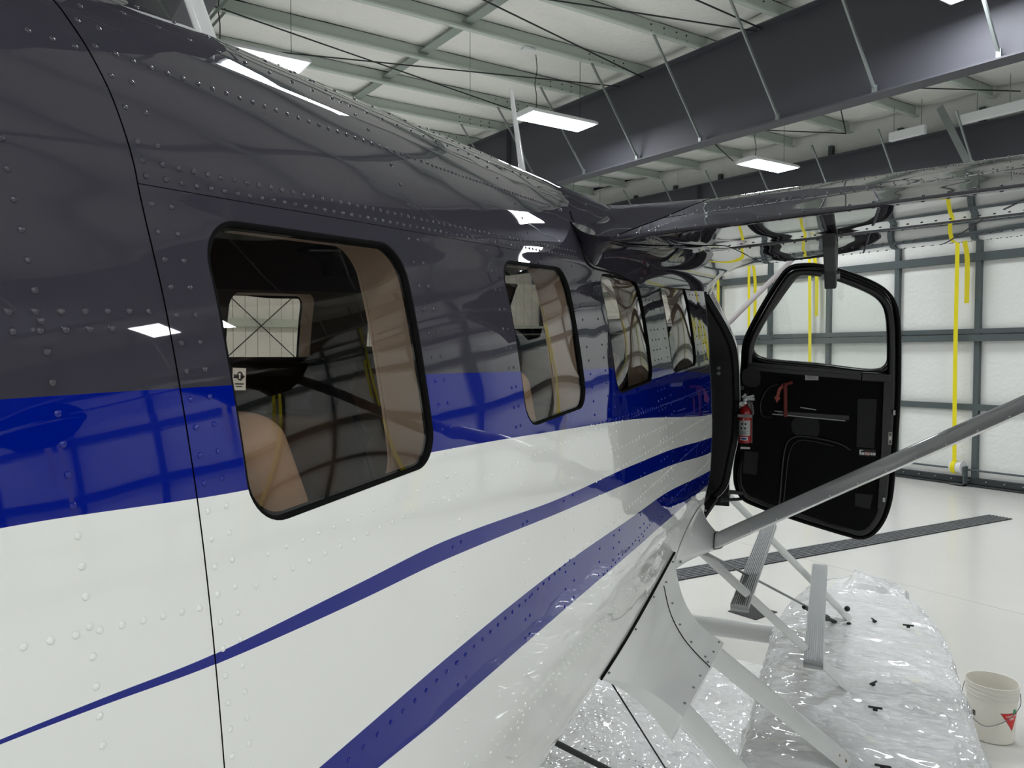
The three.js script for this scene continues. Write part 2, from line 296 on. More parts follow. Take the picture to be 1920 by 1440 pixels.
// lift straps with drums
function liftStrap(x, label, short) {
  const g = group('lift_strap', null, V(x, 0.0, Z0 + 0.14));
  const band = (pts, w, mat, n) => mesh(n, (() => { const c = new THREE.CatmullRomCurve3(pts.map(p => V(...p))); const N = 40; return grid((s, t) => { const p = c.getPoint(s); return V(p.x + (t - 0.5) * w, p.y, p.z); }, N, 1); })(), mat, g);
  const slack = rr(-0.02, 0.02);
  band([[0, 0.36, 0.0], [slack, 1.4, 0.012], [slack, 2.8, 0.03], [0, 4.3, 0.05], [-0.02, 5.6, 0.04]], 0.075, M.strap, 'webbing');
  band([[0.17, short, 0.03], [0.16, short + 0.8, 0.025], [0.14, 4.3, 0.04], [0.02, 4.75, 0.05]], 0.085, M.strapOld, 'tail');
  const lines = []; for (let y = 0.7; y < 5.4; y += 0.62) lines.push(box(0.022, 0.2 + 0.08 * hash2(y * 10 | 0, 3), 0.002, slack * 0.6 + 0.004, y, 0.043));
  mesh('drum', merge([cyl(0.1, 0.1, 0.2, 0, 0, 0, 28).rotateZ(Math.PI / 2).translate(0.03, 0.33, -0.02), cyl(0.13, 0.13, 0.012, 0, 0, 0, 28).rotateZ(Math.PI / 2).translate(0.14, 0.33, -0.02)]), M.drum, g);
  mesh('wound_strap', cyl(0.113, 0.113, 0.075, 0, 0, 0, 28).rotateZ(Math.PI / 2).translate(0, 0.33, -0.02), M.strap, g);
  mesh('drum_bracket', merge([box(0.02, 0.34, 0.14, 0.18, 0.19, -0.03), box(0.26, 0.02, 0.14, 0.06, 0.03, -0.03)]), M.doorSteel, g);
  tag(g, label, 'lift strap', 'yellow lift straps');
}
for (const [x, l, s] of [[-7.2, 'yellow lift strap with white drum beyond the wing strut', 3.3], [-10.25, 'yellow lift strap seen through the open crew door window', 3.2], [-11.85, 'yellow lift strap just outside the hinge edge of the crew door', 3.2], [-12.95, 'yellow lift strap beside the forward door jamb', 3.3], [-4.1, 'yellow lift strap on the hangar door beyond the right wing', 3.3], [-1.0, 'yellow lift strap on the hangar door beyond the right wing', 3.3], [2.1, 'yellow lift strap on the hangar door beyond the right wing', 3.3], [5.2, 'yellow lift strap on the hangar door beyond the right wing', 3.3]]) liftStrap(x, l, s);

// floor drain and mat
{
  const a = V(-5.9, 0, -5.2), b = V(-5.38, 0, -12.1), L = a.distanceTo(b), dir = b.clone().sub(a).normalize();
  const g = group('trench_drain', null, a); g.rotation.y = Math.atan2(-dir.x, -dir.z);
  mesh('channel', box(0.34, 0.006, L, 0, 0.003, -L / 2), M.grateDark, g);
  for (let k = 0; k < 7; k++) mesh('grate_bar', box(0.024, 0.008, L, -0.144 + k * 0.048, 0.009, -L / 2), M.grate, g);
  for (let k = 0; k < 14; k++) mesh('grate_crosspiece', box(0.34, 0.007, 0.02, 0, 0.0085, -L * (k + 0.5) / 14), M.grate, g);
  tag(g, 'long dark grate of the drain channel in the white floor', 'drain');
  const m = tag(mesh('floor_cover', rbox(0.3, 0.006, 0.34, 0.003, 0, 0.004, 0), M.mat), 'small dark square cover on the floor below the boarding steps', 'cover');
  m.position.set(-4.61, 0, -5.69); m.rotation.y = 0.08;
}

// ================================================================ THE AIRPLANE
// aircraft frame: r = to its right, u = up, f = forward, origin at the eye; A0 is the point on the floor below the cabin
const RW = V(0.8384, 0, -0.5451), UW = V(0.0311, 0.9984, 0.0478), FW = V(-0.5442, 0.057, -0.837);
const CR = -1.16; // centre line
const A0 = [CR, -(EYE + 2.2 * 0.057) / 0.9984, 2.2];
const P = (r, u, f) => V(r - A0[0], u - A0[1], -(f - A0[2]));
const toWorld = (r, u, f) => V(0, EYE, 0).addScaledVector(RW, r).addScaledVector(UW, u).addScaledVector(FW, f);
const floorU = (r, f, h = 0) => (h - EYE - 0.057 * f) / 0.9984;
const plane = group('seaplane');
plane.matrixAutoUpdate = true;
{
  const m = new THREE.Matrix4().makeBasis(RW, UW, FW.clone().negate());
  plane.quaternion.setFromRotationMatrix(m);
  plane.position.copy(toWorld(...A0));
}
tag(plane, 'grey, blue and white floatplane with open black crew door', 'seaplane');

// ---- fuselage cross-section
const PR = [[-1.16, -1.02], [-.95, -1.015], [-.78, -1.0], [-.66, -.97], [-.575, -.92], [-.525, -.855], [-.507, -.775], [-.494, -.705], [-.479, -.63], [-.4725, -.54], [-.4695, -.45], [-.471, -.35], [-.4755, -.24], [-.4825, -.147], [-.494, -.055], [-.505, .015], [-.5145, .06], [-.5225, .095], [-.5315, .137], [-.547, .18], [-.561, .207], [-.577, .232], [-.594, .254], [-.609, .271], [-.65, .307], [-.70, .339], [-.76, .369], [-.85, .402], [-.95, .425], [-1.05, .437], [-1.16, .441]];
const CP = [], CS = [0];
for (let i = 0; i < PR.length - 1; i++) for (let k = 0; k < 12; k++) {
  const g = j => PR[Math.min(PR.length - 1, Math.max(0, j))], [p0, p1, p2, p3] = [g(i - 1), g(i), g(i + 1), g(i + 2)], t = k / 12;
  CP.push([0, 1].map(c => .5 * (2 * p1[c] + (p2[c] - p0[c]) * t + (2 * p0[c] - 5 * p1[c] + 4 * p2[c] - p3[c]) * t * t + (3 * p1[c] - p0[c] - 3 * p2[c] + p3[c]) * t * t * t)));
}
CP.push(PR[PR.length - 1]);
for (let i = 1; i < CP.length; i++) CS.push(CS[i - 1] + Math.hypot(CP[i][0] - CP[i - 1][0], CP[i][1] - CP[i - 1][1]));
const ST = CS[CS.length - 1];
function prof(s) { s = Math.min(ST, Math.max(0, s)); let a = 0, b = CS.length - 1; while (b - a > 1) { const m = (a + b) >> 1; if (CS[m] <= s) a = m; else b = m; } const t = (s - CS[a]) / (CS[b] - CS[a]); return [lerp(CP[a][0], CP[b][0], t), lerp(CP[a][1], CP[b][1], t)]; }
function sOf(u) { let a = 0, b = CP.length - 1; while (b - a > 1) { const m = (a + b) >> 1; if (CP[m][1] <= u) a = m; else b = m; } const t = (u - CP[a][1]) / (CP[b][1] - CP[a][1]); return lerp(CS[a], CS[b], t); }
function body(f, s) {                        // smooth right half of the hull at station f
  let [r, u] = prof(s);
  if (f < 0.1) { const k = Math.min(1, (0.1 - f) / 4.8); r = CR + (r - CR) * (1 - 0.82 * k); u = 0.12 + (u - 0.12) * (1 - 0.74 * k); }
  if (f > 3.1) { const n = 0.075 * sm((f - 3.1) / 0.5) * sm((u + 0.2) / 0.35); r -= n * Math.min(1, (r - CR) / 0.5); }
  if (f > 3.75) {                            // windscreen and cowling
    const k = sm((f - 3.75) / 0.75), n = Math.min(1, Math.max(0, (f - 4.4) / 1.55));
    const th = -Math.PI / 2 + Math.PI * s / ST, c = Math.cos(th), w = 0.6 * (1 - 0.52 * n * n), h = 0.46 * (1 - 0.45 * n * n);
    const er = CR + w * Math.sign(c) * Math.pow(Math.abs(c), 0.72), eu = -0.5 + 0.06 * n + h * Math.sign(Math.sin(th)) * Math.pow(Math.abs(Math.sin(th)), 0.72);
    r = lerp(r, er, k); u = lerp(u, eu, k);
  }
  return [r, u];
}
const FRAMES = [0.353, 0.48, 0.885, 1.11, 1.56, 1.64, 2.13, 2.2, 2.8, 2.93];
function wave(f, s) {                        // slight quilting of the sheet metal
  let w = 0.0006 * noise(f * 5.3 + 3, s * 4.7) + 0.00022 * noise(f * 14, s * 13 + 7);
  if (s > 1.67) w += 0.0007 * noise(f * 2.2 + 9, s * 7);
  return w;
}
function skinPt(f, s, off = 0, wavy = true) {
  const [r, u] = body(f, s), e = 0.004, [r0, u0] = body(f, s - e), [r1, u1] = body(f, s + e);
  const l = Math.hypot(r1 - r0, u1 - u0) || 1, nr = (u1 - u0) / l, nu = -(r1 - r0) / l, d = off + (wavy ? wave(f, s) : 0);
  return [r + nr * d, u + nu * d, f];
}
function Acc() { return { pos: [], nor: [], fu: [], idx: [] }; }
const PV = a => P(a[0], a[1], a[2]);
function addVert(acc, f, s, off) {
  const p = PV(skinPt(f, s, off)), e = 0.003;
  const tf = PV(skinPt(f + e, s, off)).sub(PV(skinPt(f - e, s, off))), ts = PV(skinPt(f, Math.min(ST, s + e), off)).sub(PV(skinPt(f, Math.max(0, s - e), off)));
  const n = tf.cross(ts).normalize();
  acc.pos.push(p.x, p.y, p.z); acc.nor.push(n.x, n.y, n.z); acc.fu.push(f, p.y + A0[1]);
}
function addQuads(acc, start, ni, nj) {
  for (let i = 0; i < ni; i++) for (let j = 0; j < nj; j++) { const a = start + i * (nj + 1) + j, b = a + 1, c = a + nj + 1, d = c + 1; acc.idx.push(a, c, b, b, c, d); }
}
function addPatch(acc, f0, f1, s0, s1, ni, nj, off = 0) {     // f0, f1 may be functions of s
  const start = acc.pos.length / 3;
  for (let i = 0; i <= ni; i++) for (let j = 0; j <= nj; j++) { const s = lerp(s0, s1, j / nj), a = typeof f0 === 'function' ? f0(s) : f0, b = typeof f1 === 'function' ? f1(s) : f1; addVert(acc, lerp(a, b, i / ni), s, off); }
  addQuads(acc, start, ni, nj);
}
function roundRect(f0, f1, s0, s1, rad, n = 10) {             // outline points, counter-clockwise in (f, s)
  const out = [], c = [[f1 - rad, s1 - rad, 0], [f0 + rad, s1 - rad, 1], [f0 + rad, s0 + rad, 2], [f1 - rad, s0 + rad, 3]];
  for (const [cf, cs, q] of c) {
    for (let k = 0; k <= n; k++) { const a = Math.PI / 2 * (q + k / n); out.push([cf + rad * Math.cos(a), cs + rad * Math.sin(a)]); }
    const [nf, ns] = [c[(q + 1) % 4][0] + rad * Math.cos(Math.PI / 2 * (q + 1)), c[(q + 1) % 4][1] + rad * Math.sin(Math.PI / 2 * (q + 1))], last = out[out.length - 1];
    for (let k = 1; k < 12; k++) out.push([lerp(last[0], nf, k / 12), lerp(last[1], ns, k / 12)]);
  }
  return out;
}
function addRing(acc, outline, c0, c1, d0, d1, m, off = 0) {  // between a window outline and its rectangular cell
  const cf = outline.reduce((a, p) => a + p[0], 0) / outline.length, cs = outline.reduce((a, p) => a + p[1], 0) / outline.length;
  const start = acc.pos.length / 3, n = outline.length;
  for (let i = 0; i <= n; i++) {
    const [f, s] = outline[i % n], df = f - cf, ds = s - cs;
    const k = Math.min(df > 0 ? (c1 - cf) / df : df < 0 ? (c0 - cf) / df : 1e9, ds > 0 ? (d1 - cs) / ds : ds < 0 ? (d0 - cs) / ds : 1e9);
    for (let j = 0; j <= m; j++) { const q = lerp(1, k, j / m); addVert(acc, cf + df * q, cs + ds * q, off); }
  }
  addQuads(acc, start, n, m);
  // fill the four cell corners
  for (const [fc, sc] of [[c0, d0], [c1, d0], [c1, d1], [c0, d1]]) {
    let best = null;
    for (let i = 0; i < n; i++) { const a = start + i * (m + 1) + m, b = a + m + 1, pa = [acc.fu[a * 2]], pb = [acc.fu[b * 2]]; const fa = pa[0], fb = pb[0]; const onF = x => Math.abs(x - fc) < 1e-6; if (onF(fa) !== onF(fb)) { const mid = (i + 0.5) / n, [of, os] = outline[i]; if ((of - cf) * (fc - cf) > 0 && (os - cs) * (sc - cs) > 0) best = [a, b]; } }
    if (best) { addVert(acc, fc, sc, off); acc.idx.push(best[0], best[1], acc.pos.length / 3 - 1); }
  }
}
function clip(acc, field) {                                    // split along field(f, u) = 0
  const n = acc.pos.length / 3, val = new Float64Array(n); for (let i = 0; i < n; i++) val[i] = field(acc.fu[2 * i], acc.fu[2 * i + 1]);
  const hi = Acc(), lo = Acc();
  for (const [o, sg] of [[hi, 1], [lo, -1]]) {
    const map = new Map();
    const put = i => { if (!map.has(i)) { map.set(i, o.pos.length / 3); o.pos.push(acc.pos[3 * i], acc.pos[3 * i + 1], acc.pos[3 * i + 2]); o.nor.push(acc.nor[3 * i], acc.nor[3 * i + 1], acc.nor[3 * i + 2]); o.fu.push(acc.fu[2 * i], acc.fu[2 * i + 1]); } return map.get(i); };
    const cut = (a, b) => { if (a > b) [a, b] = [b, a]; const key = a + '_' + b; if (!map.has(key)) { const t = val[a] / (val[a] - val[b]); map.set(key, o.pos.length / 3); for (let c = 0; c < 3; c++) { o.pos.push(lerp(acc.pos[3 * a + c], acc.pos[3 * b + c], t)); o.nor.push(lerp(acc.nor[3 * a + c], acc.nor[3 * b + c], t)); } for (let c = 0; c < 2; c++) o.fu.push(lerp(acc.fu[2 * a + c], acc.fu[2 * b + c], t)); } return map.get(key); };
    for (let k = 0; k < acc.idx.length; k += 3) {
      const t = [acc.idx[k], acc.idx[k + 1], acc.idx[k + 2]], inn = t.map(i => val[i] * sg > 0), c = inn.filter(Boolean).length;
      if (c === 0) continue;
      if (c === 3) { o.idx.push(put(t[0]), put(t[1]), put(t[2])); continue; }
      const poly = []; for (let e = 0; e < 3; e++) { const a = t[e], b = t[(e + 1) % 3]; if (inn[e]) poly.push(put(a)); if (inn[e] !== inn[(e + 1) % 3]) poly.push(cut(a, b)); }
      for (let e = 1; e < poly.length - 1; e++) o.idx.push(poly[0], poly[e], poly[e + 1]);
    }
  }
  return [hi, lo];
}
function accGeo(accs, mirror = false) {
  const pos = [], nor = [], idx = [];
  for (const a of accs) { const s = pos.length / 3; for (const v of a.pos) pos.push(v); for (const v of a.nor) nor.push(v); for (const i of a.idx) idx.push(i + s); }
  if (mirror) for (let i = 0; i < pos.length; i += 3) { pos[i] = -pos[i]; nor[i] = -nor[i]; }
  for (let k = 0; k < idx.length; k += 3) { // wind every face like its normals
    const [a, b, c] = [idx[k], idx[k + 1], idx[k + 2]], g = i => V(pos[3 * i], pos[3 * i + 1], pos[3 * i + 2]);
    const n = g(b).sub(g(a)).cross(g(c).sub(g(a))), m = V(nor[3 * a] + nor[3 * b] + nor[3 * c], nor[3 * a + 1] + nor[3 * b + 1] + nor[3 * c + 1], nor[3 * a + 2] + nor[3 * b + 2] + nor[3 * c + 2]);
    if (n.dot(m) < 0) { idx[k + 1] = c; idx[k + 2] = b; }
  }
  const g = new THREE.BufferGeometry();
  g.setAttribute('position', new THREE.Float32BufferAttribute(pos, 3)); g.setAttribute('normal', new THREE.Float32BufferAttribute(nor, 3));
  g.setAttribute('uv', new THREE.Float32BufferAttribute(new Float32Array(pos.length / 3 * 2), 2)); g.setIndex(idx); return g;
}
// paint lines, height u over station f
const b1 = piecewise([[-4.6, 0.05], [-1, 0], [.3, -.045], [.46, -.052], [.86, -.072], [1.14, -.09], [1.48, -.111], [1.66, -.121], [2.09, -.152], [2.94, -.233], [5, -.42]]);
const b2 = piecewise([[-4.6, 0.04], [-1, -.04], [.3, -.125], [.46, -.142], [.516, -.147], [.846, -.17], [1.18, -.198], [1.88, -.264], [2.91, -.386], [5, -.55]]);
const s1t = piecewise([[-4.6, -.2], [0.2, -.247], [.286, -.253], [.355, -.26], [.458, -.2715], [.632, -.279], [.861, -.288], [1.25, -.327], [1.76, -.363], [2.24, -.403], [2.91, -.474], [5, -.66]]);
const s1b = piecewise([[-4.6, -.2], [0.2, -.247], [.286, -.256], [.355, -.265], [.457, -.28], [.629, -.296], [.858, -.312], [1.25, -.352], [1.75, -.40], [2.235, -.449], [2.91, -.532], [5, -.73]]);
const s2t = piecewise([[-4.6, -.3], [0, -.43], [.3, -.436], [.58, -.438], [.845, -.439], [1.24, -.452], [1.75, -.488], [2.165, -.517], [2.91, -.603], [5, -.8]]);
const s2b = piecewise([[-4.6, -.3], [0, -.43], [.3, -.458], [.68, -.496], [.84, -.511], [1.24, -.539], [1.76, -.577], [2.11, -.601], [2.86, -.657], [5, -.86]]);
function paintOf(f, u) { if (u > b1(f)) return 'gray'; if (u > b2(f)) return 'blue'; if (u > s1t(f)) return 'white'; if (u > s1b(f)) return 'blue'; if (u > s2t(f)) return 'white'; if (u > s2b(f)) return 'blue'; return 'white'; }
const BANDS = ['upper_skin', 'blue_band', 'side_skin', 'upper_stripe', 'waist_skin', 'lower_stripe', 'belly_skin'], BAND_PAINT = ['gray', 'blue', 'white', 'blue', 'white', 'blue', 'white'];
function paintSplit(acc) {                                     // one piece for each colour band, from roof to belly
  const out = []; let rest = acc, part;
  for (const line of [b1, b2, s1t, s1b, s2t, s2b]) { [part, rest] = clip(rest, (f, u) => u - line(f)); out.push(part); }
  out.push(rest); return out;
}
const WINDOWS = [[.516, .848], [1.152, 1.469], [1.69, 2.046], [2.30, 2.70]], PORT = [[.60, .93], [1.23, 1.56], [1.815, 2.245], [2.58, 2.93]];
const SW0 = sOf(-.184), SW1 = sOf(.093), SC0 = sOf(-.26), SEAM = sOf(.1135), SEAM_F = 0.4595;
const doorAft = s => { const u = prof(s)[1]; return 2.966 + (u > -.25 ? 0.15 * Math.pow((u + .25) / .4, 1.6) : 0); };
const doorFwd = s => { const u = prof(s)[1]; return u < -.26 ? 3.82 : 3.82 - 0.24 * (u + .26) / .41; };
const DS0 = sOf(-.95), DS1 = sOf(.145);
const fuselage = group('fuselage', plane);
fuselage.userData.label = 'riveted fuselage painted charcoal over a blue band over white with two blue stripes';
function cabinSkin(off, withDoor, fine, gap = 0.00035, wins = WINDOWS) {
  const acc = Acc(), q = fine ? 1 : 0.35, N = (len, step) => Math.max(2, Math.round(len / step * q));
  const fa = SEAM_F + gap;
  const fEnd = s => 2.966;
  addPatch(acc, fa, 2.2, 0, SC0, N(1.74, .016), N(SC0, .016), off);
  addPatch(acc, 2.2, withDoor ? doorAft : 2.966, DS0, SC0, N(.76, .02), N(SC0 - DS0, .016), off);
  addPatch(acc, 2.2, 2.966, 0, DS0, N(.76, .02), N(DS0, .02), off);
  let prev = fa;
  for (const [w0, w1] of wins) {
    const c0 = w0 - .03, c1 = w1 + .03;
    addPatch(acc, prev, c0, SC0, SEAM - gap, N(c0 - prev, .008), N(SEAM - SC0, .008), off);
    addRing(acc, roundRect(w0, w1, SW0, SW1, .046), c0, c1, SC0, SEAM - gap, fine ? 8 : 3, off);
    prev = c1;
  }
  addPatch(acc, prev, withDoor ? doorAft : 2.966, SC0, SEAM - gap, N(.25, .01), N(SEAM - SC0, .01), off);
  addPatch(acc, fa, 2.2, SEAM + gap, ST, N(1.74, .012), N(ST - SEAM, .012), off);
  addPatch(acc, 2.2, withDoor ? doorAft : 2.966, SEAM + gap, DS1, N(.76, .02), 3, off);
  addPatch(acc, 2.2, 2.966, DS1, ST, N(.76, .02), N(ST - DS1, .016), off);
  return acc;
}
function mirrorMeshes(geoFn, name, mat) { mesh(name, geoFn(false), mat, fuselage); mesh(name, geoFn(true), mat, fuselage); }
{
  const fore = paintSplit(cabinSkin(0, true, true)), foreL = paintSplit(cabinSkin(0, false, false, 0.00035, PORT));
  const aftA = Acc(); addPatch(aftA, 0.1, SEAM_F - 0.0004, 0, ST, 46, 230, -0.0008);
  const tail = Acc(); addPatch(tail, -4.7, 0.1, 0, ST, 40, 60, -0.0008);
  const aft = paintSplit(aftA), tl = paintSplit(tail);
  const noseA = Acc(), SWS = sOf(.02); addPatch(noseA, 3.82, 5.95, 0, SWS, 40, 50, 0); addPatch(noseA, 3.82, 3.86, SWS, ST, 2, 30, 0); addPatch(noseA, 4.44, 5.95, SWS, ST, 26, 30, 0);
  const overDoor = Acc();
  addPatch(overDoor, s => 2.966, 3.82, DS1, ST, 24, 40, 0); addPatch(overDoor, 2.966, 3.82, 0, DS0, 24, 24, 0);
  addPatch(overDoor, doorFwd, 3.82, sOf(-.26), DS1, 10, 16, 0); 
  const closedDoor = Acc(); addPatch(closedDoor, 2.966, 3.82, 0, ST, 24, 60, 0);
  const nose = paintSplit(noseA), od = paintSplit(overDoor), cd = paintSplit(closedDoor);
  for (const [set, mirror] of [[fore, false], [aft, false], [tl, false], [od, false], [nose, false], [foreL, true], [aft, true], [tl, true], [cd, true], [nose, true]])
    set.forEach((acc, i) => { for (const piece of set === fore && i === 1 ? clip(acc, f => f - .68) : [acc]) if (piece.idx.length) mesh(BANDS[i], accGeo([piece], mirror), M[BAND_PAINT[i]], fuselage); });
  // dark backing strips under the panel joints
  const seamStrip = []; 
  const sa = Acc(); addPatch(sa, SEAM_F - .006, SEAM_F + .006, 0, ST, 2, 160, -0.003); const sb = Acc(); addPatch(sb, SEAM_F, 2.9, SEAM - .006, SEAM + .006, 120, 2, -0.003);
  mesh('joint_sealant', accGeo([sa, sb]), M.rubber, fuselage);
  { const w = Acc(); addPatch(w, 3.858, 4.442, sOf(.02), ST, 20, 30, 0.001); mesh('windscreen', accGeo([w]), M.pane, fuselage); mesh('windscreen', accGeo([w], true), M.pane, fuselage); const post = []; for (let k = 0; k <= 12; k++) post.push(PV(skinPt(lerp(3.86, 4.44, k / 12), ST - .002, .004, false))); mesh('centre_post', tube(post, .014, 24, 8), M.gray, fuselage); }
}
// ---- rivets
{
  const spots = [];
  const add = (f, s, big = 1) => spots.push([f, s, big]);
  const row = (f0, f1, u, step, big) => { const n = Math.round((f1 - f0) / step); for (let k = 0; k <= n; k++) add(lerp(f0, f1, k / n), sOf(typeof u === 'function' ? u(lerp(f0, f1, k / n)) : u), big); };
  const col = (f, u0, u1, step, big) => { const a = sOf(u0), b = sOf(u1), n = Math.round((b - a) / step); for (let k = 0; k <= n; k++) add(f, lerp(a, b, k / n), big); };
  const colS = (f, a, b, step, big) => { const n = Math.round((b - a) / step); for (let k = 0; k <= n; k++) add(f, lerp(a, b, k / n), big); };
  col(.353, -.8, .129, .0212, 1.05); row(.408, .447, .224, .02);
  row(.295, .443, .0105, .0185, 1.05); row(.295, .407, -.0025, .0185, 1.05); row(.254, .449, x => -.2 - .186 * (x - .293), .0183, 1.05);
  for (const f of [.4685, .4885]) { col(f, -.78, .098, .0236); col(f, .121, .1335, .0125); colS(f, sOf(.149), sOf(.149) + .55, .0302); }
  row(.505, 1.02, .229, .0185); row(1.02, 1.6, .2275, .0125);
  row(.489, 1.56, .133, .0166); row(.489, 1.56, .1205, .0166);
  row(.51, 1.56, .295, .04); row(.52, 1.5, .335, .05);
  for (const f of [.894, 1.31]) colS(f, sOf(.149), sOf(.149) + .42, .03);
  for (const f of [.872, .896, 1.108, 1.126]) col(f, -.80, .103, .031);
  for (const f of [1.515, 1.62, 1.665]) col(f, -.80, .1, .028);
  for (const f of [2.09, 2.13, 2.17, 2.25]) col(f, -.8, .09, .028);
  for (const f of [2.76, 2.82, 2.88, 2.93]) col(f, -.8, .09, .03);
  row(.532, .846, -.2095, .0238, .8); row(.513, 2.9, x => -.232 - (x > 1.2 ? .03 * (x - 1.2) : 0), .0245);
  row(1.2, 2.9, x => -.212 - .05 * (x - 1.2), .026, .85); row(1.5, 2.9, x => -.3 - .03 * (x - 1.5), .03, .9); row(1.5, 2.9, x => -.345 - .03 * (x - 1.5), .03, .9);
  row(.52, 2.9, -.457, .0268, 1.1); row(1.4, 2.9, x => -.56, .03, .9);
  row(.72, 2.2, x => -.645 - .075 * (x - .9), .027); row(.72, 2.2, x => -.625 - .07 * (x - .9), .027, .9);
  for (const f of [1.3, 1.35, 1.86, 1.9, 2.45]) col(f, -.8, -.24, .034);
  const cz = [];
  const seen = new Map();
  for (const [f, s, big] of spots) {
    const u = prof(s)[1];
    if (f < .2 || f > 2.95) continue;
    if (WINDOWS.some(([a, b]) => f > a - .012 && f < b + .012 && u > -.196 && u < .105)) continue;
    const key = Math.round(f * 110) + ',' + Math.round(s * 110); if (seen.has(key)) continue; seen.set(key, 1);
    const [r, uu] = body(f, s), d = Math.hypot(r, uu, f);
    cz.push([f, s, big, d / (f > 0.25 && d > 0.2 ? 1 : 0.4)]);
  }
  cz.sort((a, b) => a[3] - b[3]);
  const dome = new THREE.SphereGeometry(1, 10, 4, 0, 2 * Math.PI, 0, Math.PI / 2);
  const rest = { gray: [], blue: [], white: [] };
  cz.forEach(([f, s, big], i) => {
    const off = f < SEAM_F ? -0.0008 : 0, p = PV(skinPt(f, s, off)), q = PV(skinPt(f, s, off + 0.01)).sub(p).normalize();
    const rad = 0.0027 * big, c = paintOf(f, p.y + A0[1]);
    const quat = new THREE.Quaternion().setFromUnitVectors(V(0, 1, 0), q);
    if (i < 290) { const m = mesh('rivet', dome, M[c], fuselage); m.position.copy(p); m.quaternion.copy(quat); m.scale.set(rad, rad * 0.62, rad); }
    else rest[c].push(new THREE.SphereGeometry(1, 8, 3, 0, 2 * Math.PI, 0, Math.PI / 2).applyMatrix4(new THREE.Matrix4().compose(p, quat, V(rad, rad * 0.62, rad))));
  });
  for (const c of ['gray', 'blue', 'white']) { const m = mesh('rivets', merge(rest[c]), M[c], fuselage); m.userData.kind = 'stuff'; }
}
// ---- cabin windows (both sides), liner and reveals
function loftOutlines(list, closed = true, mirror = false) { // list of arrays of Vector3 with equal length
  const n = list[0].length, pos = [], idx = [];
  for (const l of list) for (const p of l) pos.push(mirror ? -p.x : p.x, p.y, p.z);
  for (let k = 0; k < list.length - 1; k++) for (let i = 0; i < (closed ? n : n - 1); i++) { const a = k * n + i, b = k * n + (i + 1) % n, c = a + n, d = b + n; idx.push(a, b, c, b, d, c); }
  const g = new THREE.BufferGeometry(); g.setAttribute('position', new THREE.Float32BufferAttribute(pos, 3)); g.setIndex(idx); g.computeVertexNormals();
  g.setAttribute('uv', new THREE.Float32BufferAttribute(new Float32Array(pos.length / 3 * 2), 2)); return g;
}
for (const mirror of [false, true]) {
  (mirror ? PORT : WINDOWS).forEach(([w0, w1], i) => {
    const g = group('cabin_window', plane);
    const line = (inset, off, lo = inset, hi = inset) => roundRect(w0 + inset, w1 - inset, SW0 + lo, SW1 - hi, .046 - Math.min(.03, inset * 0.8)).map(([f, s]) => PV(skinPt(f, s, off, false)));
    mesh('gasket', loftOutlines([line(-0.0006, 0.0004), line(0.0018, 0.0006), line(0.0032, -0.001), line(0.0036, -0.0045), line(0.007, -0.0055)], true, mirror), M.rubber, g);
    const bulge = i > 1 ? 0.012 : 0.004;
    const pane = grid((a, b) => { // pane, slightly bulged outwards
      const f = lerp(w0, w1, a), s = lerp(SW0, SW1, b), k = Math.sin(Math.PI * a) * Math.sin(Math.PI * b);
      return PV(skinPt(f, s, -0.0045 + bulge * k, false));
    }, 24, 24, mirror);
    if (mirror) { const p = pane.attributes.position; for (let k = 0; k < p.count; k++) p.setX(k, -p.getX(k)); pane.computeVertexNormals(); }
    mesh('pane', pane, M.pane, g);
    mesh('reveal', loftOutlines([line(0.004, -0.011), line(0.005, -0.04, -.012, -.004), line(0.007, -0.060, -.022, -.011), line(0.010, -0.066, -.024, -.012)], true, mirror), M.tan, g);
  });
}
{
  const lin = (f0, f1, wins) => { const acc = Acc(), off = -0.062; let prev = f0;
    for (const [w0, w1] of wins) { if (w1 > f1) continue; const c0 = w0 - .03, c1 = w1 + .03; addPatch(acc, prev, c0, SC0, SEAM, 3, 10, off); addRing(acc, roundRect(w0 + .009, w1 - .009, SW0 - .022, SW1 + .011, .038), c0, c1, SC0, SEAM, 3, off); prev = c1; }
    addPatch(acc, prev, f1, SC0, SEAM, 3, 10, off); addPatch(acc, f0, f1, sOf(-.96), SC0, 24, 20, off); return acc; };
  const a = lin(0.05, 2.96, WINDOWS), aL = lin(0.05, 2.97, PORT);
  const interior = group('cabin_interior', plane);
  mesh('side_liner', accGeo([a]), M.liner, interior); mesh('side_liner', accGeo([aL], true), M.liner, interior);
  const h = Acc(); addPatch(h, 0.05, 3.8, SEAM, ST, 24, 24, -0.062); mesh('headliner', mergeGeometries([accGeo([h]), accGeo([h], true)]), M.headliner, interior);
  mesh('cabin_floor', box(1.16, 0.02, 3.8, 0, -0.93 - A0[1], -(1.95 - A0[2])), M.carpet, interior);
  mesh('aft_bulkhead', box(1.2, 1.34, 0.02, 0, -0.29 - A0[1], -(0.04 - A0[2])), M.headliner, interior);
  const ck = Acc(); addPatch(ck, 2.9, 3.0, sOf(-.96), ST, 4, 30, -0.03); const ckL = Acc(); addPatch(ckL, 2.975, 3.85, sOf(-.96), ST, 8, 30, -0.05);
  mesh('cockpit_liner', mergeGeometries([accGeo([ck]), accGeo([ckL], true)]), M.trimBlack, interior);
  mesh('instrument_panel', merge([rbox(1.14, 0.72, 0.1, 0.03, 0, -0.52 - A0[1], -(3.86 - A0[2])), rbox(1.1, 0.06, 0.3, 0.03, 0, -0.13 - A0[1], -(3.86 - A0[2]))]), M.blackPanel, interior);
  mesh('firewall', box(1.2, 0.95, 0.02, 0, -0.55 - A0[1], -(4.1 - A0[2])), M.trimBlack, interior);
}
